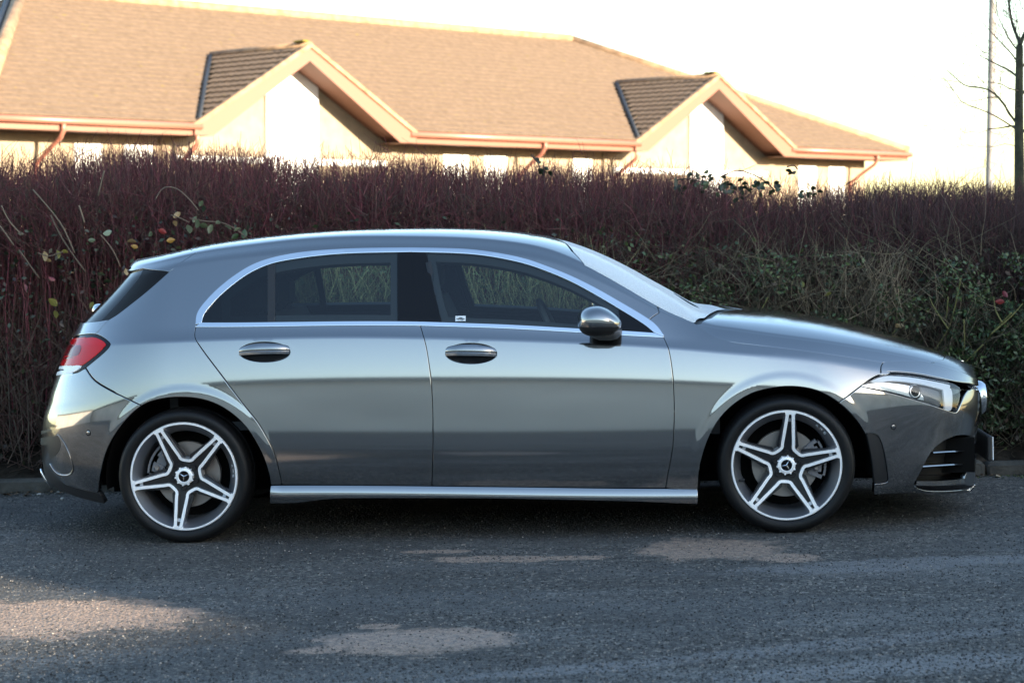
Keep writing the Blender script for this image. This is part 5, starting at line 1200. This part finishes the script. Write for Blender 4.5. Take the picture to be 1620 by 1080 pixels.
for gi, (sc_, hw) in enumerate(gables):
    apex_d = HG/T25
    # roof slopes
    for sg in (-1, 1):
        quad('roof', [W(sc_+sg*hw,-.02,.0), W(sc_,-.02,HG), W(sc_,apex_d,HG), W(sc_+sg*hw,.0,.0)], TILE)
        L = math.hypot(hw, HG); dv = -ex*sg*hw+ZU*HG
        courses('roof_tiles', W(sc_+sg*hw,0,.02), -ny_, dv, lambda v: -.02, lambda v: apex_d*v+.02, 13, wave=.22, amp=.016, lift=.036, step=.055)
        # barge board, verge trim and the deep soffit behind it
        a, b = np.array([sg*(hw+.12), -.07]), np.array([0, HG])
        def V3(s_, d_, z_): return W(sc_+s_, d_, z_)
        P = [V3(a[0],-.05,a[1]), V3(0,-.05,HG+.01), V3(0,-.05,HG-.25), V3(sg*(hw-.28),-.05,-.24), V3(a[0],-.05,-.24)]
        mbb = MB(); mbb.prism(P, (0,0,0), -ny_*.03); mbb.build('barge_board', FASC, BG)
        P = [V3(a[0]+sg*.05,-.09,a[1]+.03), V3(0,-.09,HG+.09), V3(0,-.09,HG+.0), V3(a[0]+sg*.05,-.09,a[1]-.06)]
        MB().prism(P, (0,0,0), -ny_*.10).build('verge', RIDGE, BG)
        P = [V3(sg*(hw+.05),-.02,-.255), V3(0,-.02,HG-.255), V3(0,.80,HG-.255), V3(sg*(hw+.05),.80,-.255)]
        mesh('soffit', P, [(0,1,2,3)], SOFF, BG)
        P = [V3(sg*(hw-.28),-.02,-.24), V3(sg*(hw+.12),-.02,-.24), V3(sg*(hw+.12),.85,-.24), V3(sg*(hw-.28),.85,-.24)]
        mesh('soffit', P, [(0,1,2,3)], SOFF, BG)
        # dark lead valley
        MB().tube([W(sc_+sg*(hw-.02),.0,.06), W(sc_+sg*hw*.5,apex_d/2,HG/2+.06), W(sc_,apex_d,HG+.06)], .045, 6).build('lead_and_shadow', LEADSHADE, BG, smooth=True)
    ridge(W(sc_,-.06,HG+.05), W(sc_,apex_d,HG+.05), .07, RIDGE)
    MB().box((0,0,0),(.14,.34,.035),.75,.012).build('moss', MOSS, BG).location = tuple(W(sc_-.05, .16, HG+.125))
    # gable wall with its tall white panel
    dW = .74
    wl = [W(sc_-hw-.3,dW,-4), W(sc_+hw+.3,dW,-4), W(sc_+hw+.3,dW,-.23), W(sc_+hw-.05,dW,-.2), W(sc_,dW,HG-.16), W(sc_-hw+.05,dW,-.2), W(sc_-hw-.3,dW,-.23)]
    MB().prism(wl, -ny_*.0, -ny_*.2).build('gable_wall', BRICKM, BG)
    pxa, pxb = ((415,497),(1085,1137))[gi]
    a, b = s_at(pxa, -.4, .80)-sc_, s_at(pxb, -.4, .80)-sc_
    und = lambda s_: HG-.24-abs(s_)*HG/hw
    P = [W(sc_+a,.66,-4), W(sc_+b,.66,-4), W(sc_+b,.66,und(b))]+([W(sc_,.66,und(0))] if a < 0 < b else [])+[W(sc_+a,.66,und(a))]
    MB().prism(P, -ny_*.0, -ny_*.09).build('white_panel', WHT, BG)
    # string course and valley downpipe
    bar('string_course', sc_-hw, sc_+a-.02, dW-.03, dW+.01, -.70, -.58, WHT); bar('string_course', sc_+b+.02, sc_+hw, dW-.03, dW+.01, -.70, -.58, WHT)
    MB().tube([W(sc_-hw-.02,.0,-.15), W(sc_-hw-.02,.02,-.4), W(sc_-hw-.02,.85,-.9), W(sc_-hw-.02,.85,-4)], .045, 8).build('downpipe', GUT, BG, smooth=True)
# ------------------------------------------------------------------ lamp post and bare tree
post = empty('lamp_post', (0,0,0)); tag(post, 'thin grey lamp post standing behind the hedge beside the bare tree', 'lamp post')
POSTM = pm('galvanised_post', (.22,.21,.20), .6, .1)
pa, pb = at_y(1565.3, 330, 16), at_y(1571.5, -60, 16.0); d_ = (pb-pa)/np.linalg.norm(pb-pa)
MB().tube([pa-d_*2.0, pa, pb, pb+d_*2.2], [.050,.049,.042,.038], 12).build('column', POSTM, post, smooth=True)
tt = pb+d_*2.2
MB().tube([tt, tt+np.array([-.1,-.1,.12]), tt+np.array([-.5,-.5,.22])], .012, 8).build('bracket', POSTM, post, smooth=True)
MB().box(tt+np.array([-.6,-.6,.22]), (.4,.14,.07), R(45), .02).build('lantern', POSTM, post)
tree = empty('bare_tree', (0,0,0)); tag(tree, 'leafless tree with dark mossy trunk at the right end of the hedge', 'tree')
BARK = pm('mossy_bark', (.030,.029,.016), .9, bump=(40,.8,.01), var=(12,.5,1.9)); TWG = pm('winter_twig', (.10,.065,.04), .8)
TY = 5.4
def tp_(px, py, dy=0): return at_y(px, py, TY+dy)
trunk_pts = [(1614,420),(1613,330),(1612.5,250),(1612,190),(1612.5,120),(1613,72)]
MB().tube([tp_(*p) for p in crs(trunk_pts,4)], list(np.linspace(.040,.024,21)), 14).build('trunk', BARK, tree, smooth=True)
limbs = [([(1613,72),(1611,62),(1604,45),(1598,20),(1594,-30),(1590,-120)],.018),([(1613,72),(1618,60),(1628,30),(1634,-40),(1640,-130)],.021),
 ([(1611,200),(1597,200),(1580,203),(1562,204)],.0105),([(1609,196),(1597,180),(1588,165),(1577,152),(1563,142),(1545,138),(1527,135),(1510,122),(1497,110)],.0115),
 ([(1611,207),(1590,193),(1567,180),(1545,171),(1523,162),(1513,150),(1503,138)],.0075),([(1612,124),(1597,112),(1583,105),(1563,95),(1550,88)],.0110),
 ([(1612,102),(1600,85),(1583,67),(1570,53),(1556,38)],.0085),([(1612,144),(1597,140),(1583,133),(1566,131)],.007),([(1613,84),(1597,63),(1588,45),(1580,28),(1575,0)],.008),
 ([(1610,232),(1590,228),(1566,233),(1533,230)],.004),([(1580,153),(1563,155),(1545,159),(1525,162),(1500,162)],.0045),([(1616,210),(1640,190),(1665,150),(1690,120)],.012),([(1616,150),(1640,120),(1670,60)],.012),([(1615,110),(1640,70),(1655,10)],.010)]
tw = MB(); 
for pts, r0 in limbs:
    c_ = crs(pts, 4); dyv = rng.uniform(-.6,.6); P = [tp_(p[0], p[1], dyv*i/len(c_)) for i, p in enumerate(c_)]
    MB().tube(P, list(np.linspace(r0*.8, r0*.25, len(P))), 7).build('branch', BARK if r0 > .01 else TWG, tree, smooth=True)
    def grow(p0, d0, L, r, depth):
        p1 = p0+d0*L*.5+rng.normal(0,.02,3); p2 = p1+(d0+rng.normal(0,.18,3))*L*.5
        tw.tube([p0, p1, p2], [r, r*.75, r*.4], 4, False)
        if depth > 0:
            for q in range(int(rng.integers(2,4))):
                d1 = d0+rng.normal(0,.5,3)*np.array([1,.7,1]); d1[2] += .15; d1 /= np.linalg.norm(d1); grow(p1+(p2-p1)*rng.uniform(0,1), d1, L*.62, r*.7, depth-1)
    for k in range(2, len(P)):
        if rng.uniform() < .42:
            d0 = P[k]-P[k-1]; d0 /= np.linalg.norm(d0)+1e-9; d0 = d0+rng.normal(0,.55,3)*np.array([1,.8,1]); d0[2] += .1; d0 /= np.linalg.norm(d0); grow(P[k], d0, rng.uniform(.12,.34), max(.0016,r0*.22), 2)
tag(tw.build('twigs', TWG, tree), kind='stuff')
# ------------------------------------------------------------------ the far side of the road, behind the camera: what shades and mirrors in the car
SV = np.array([sx, sy, sz]); OY = -17.0; OH = 11.5
def back(px, py): g_ = at_z(px, py); k = (OY-g_[1])/SV[1]; return g_+SV*k
tipq, farq, nearq = back(360, 980), back(-120, 925), back(-60, 1062)
WALLM = pm('opposite_render', (.76,.71,.65), .9, var=(.6,.85,1.1)); ROOFM = pm('opposite_roof', (.10,.085,.075), .85, var=(1.5,.7,1.2))
# unseen wall added to keep the low sun off the car and the hedge
blocker = empty('shade_wall', (0,0,0)); tag(blocker, 'tall plain unseen wall added across the road to shade the car', 'building')
hx = tipq[0]+1.0*SV[0]/-SV[1]
MB().box((hx+40, OY-.5, OH/2), (80, 1.0, OH)).build('wall', WALLM, blocker)
MB().box((hx+40, OY-.5, OH+.08), (80.0, 1.1, .16)).build('coping', ROOFM, blocker)
low = empty('opposite_low_range', (0,0,0)); tag(low, 'unseen low building range across the road, roofline shaped for the sun patch', 'building')
k_ = (tipq[2]-nearq[2])/(tipq[0]-nearq[0]); zl = tipq[2]-k_*6
top = [(-70,3.40),(tipq[0]-8.5,3.40),(tipq[0]-6.5,zl),(tipq[0]-.02,tipq[2]),(hx-.02,tipq[2])]  # skyline shaped so the low sun reaches only the lower-left road
MB().prism([(-70,OY-.3,0),(hx-.02,OY-.3,0)]+[(x_, OY-.3, z_-.3) for x_, z_ in top[::-1]], (0,0,0), (0,-.6,0)).build('wall', WALLM, low)
MB().prism([(x_, OY, z_-.3) for x_, z_ in top]+[(x_, OY, z_) for x_, z_ in top[::-1]], (0,0,0), (0,-.95,0)).build('roof', ROOFM, low)
side = empty('horizon_mask', (0,0,0)); tag(side, 'unseen low block added beyond the hedge end to mask the yellow horizon glow', 'building')  # added to keep yellow horizon glow out of the rear bumper's reflection
MB().box((-34, -4, 1.6), (8, 24, 3.2)).build('wall', WALLM, side); MB().box((-34, -4, 3.32), (8.6, 24.6, .24)).build('roof', ROOFM, side)
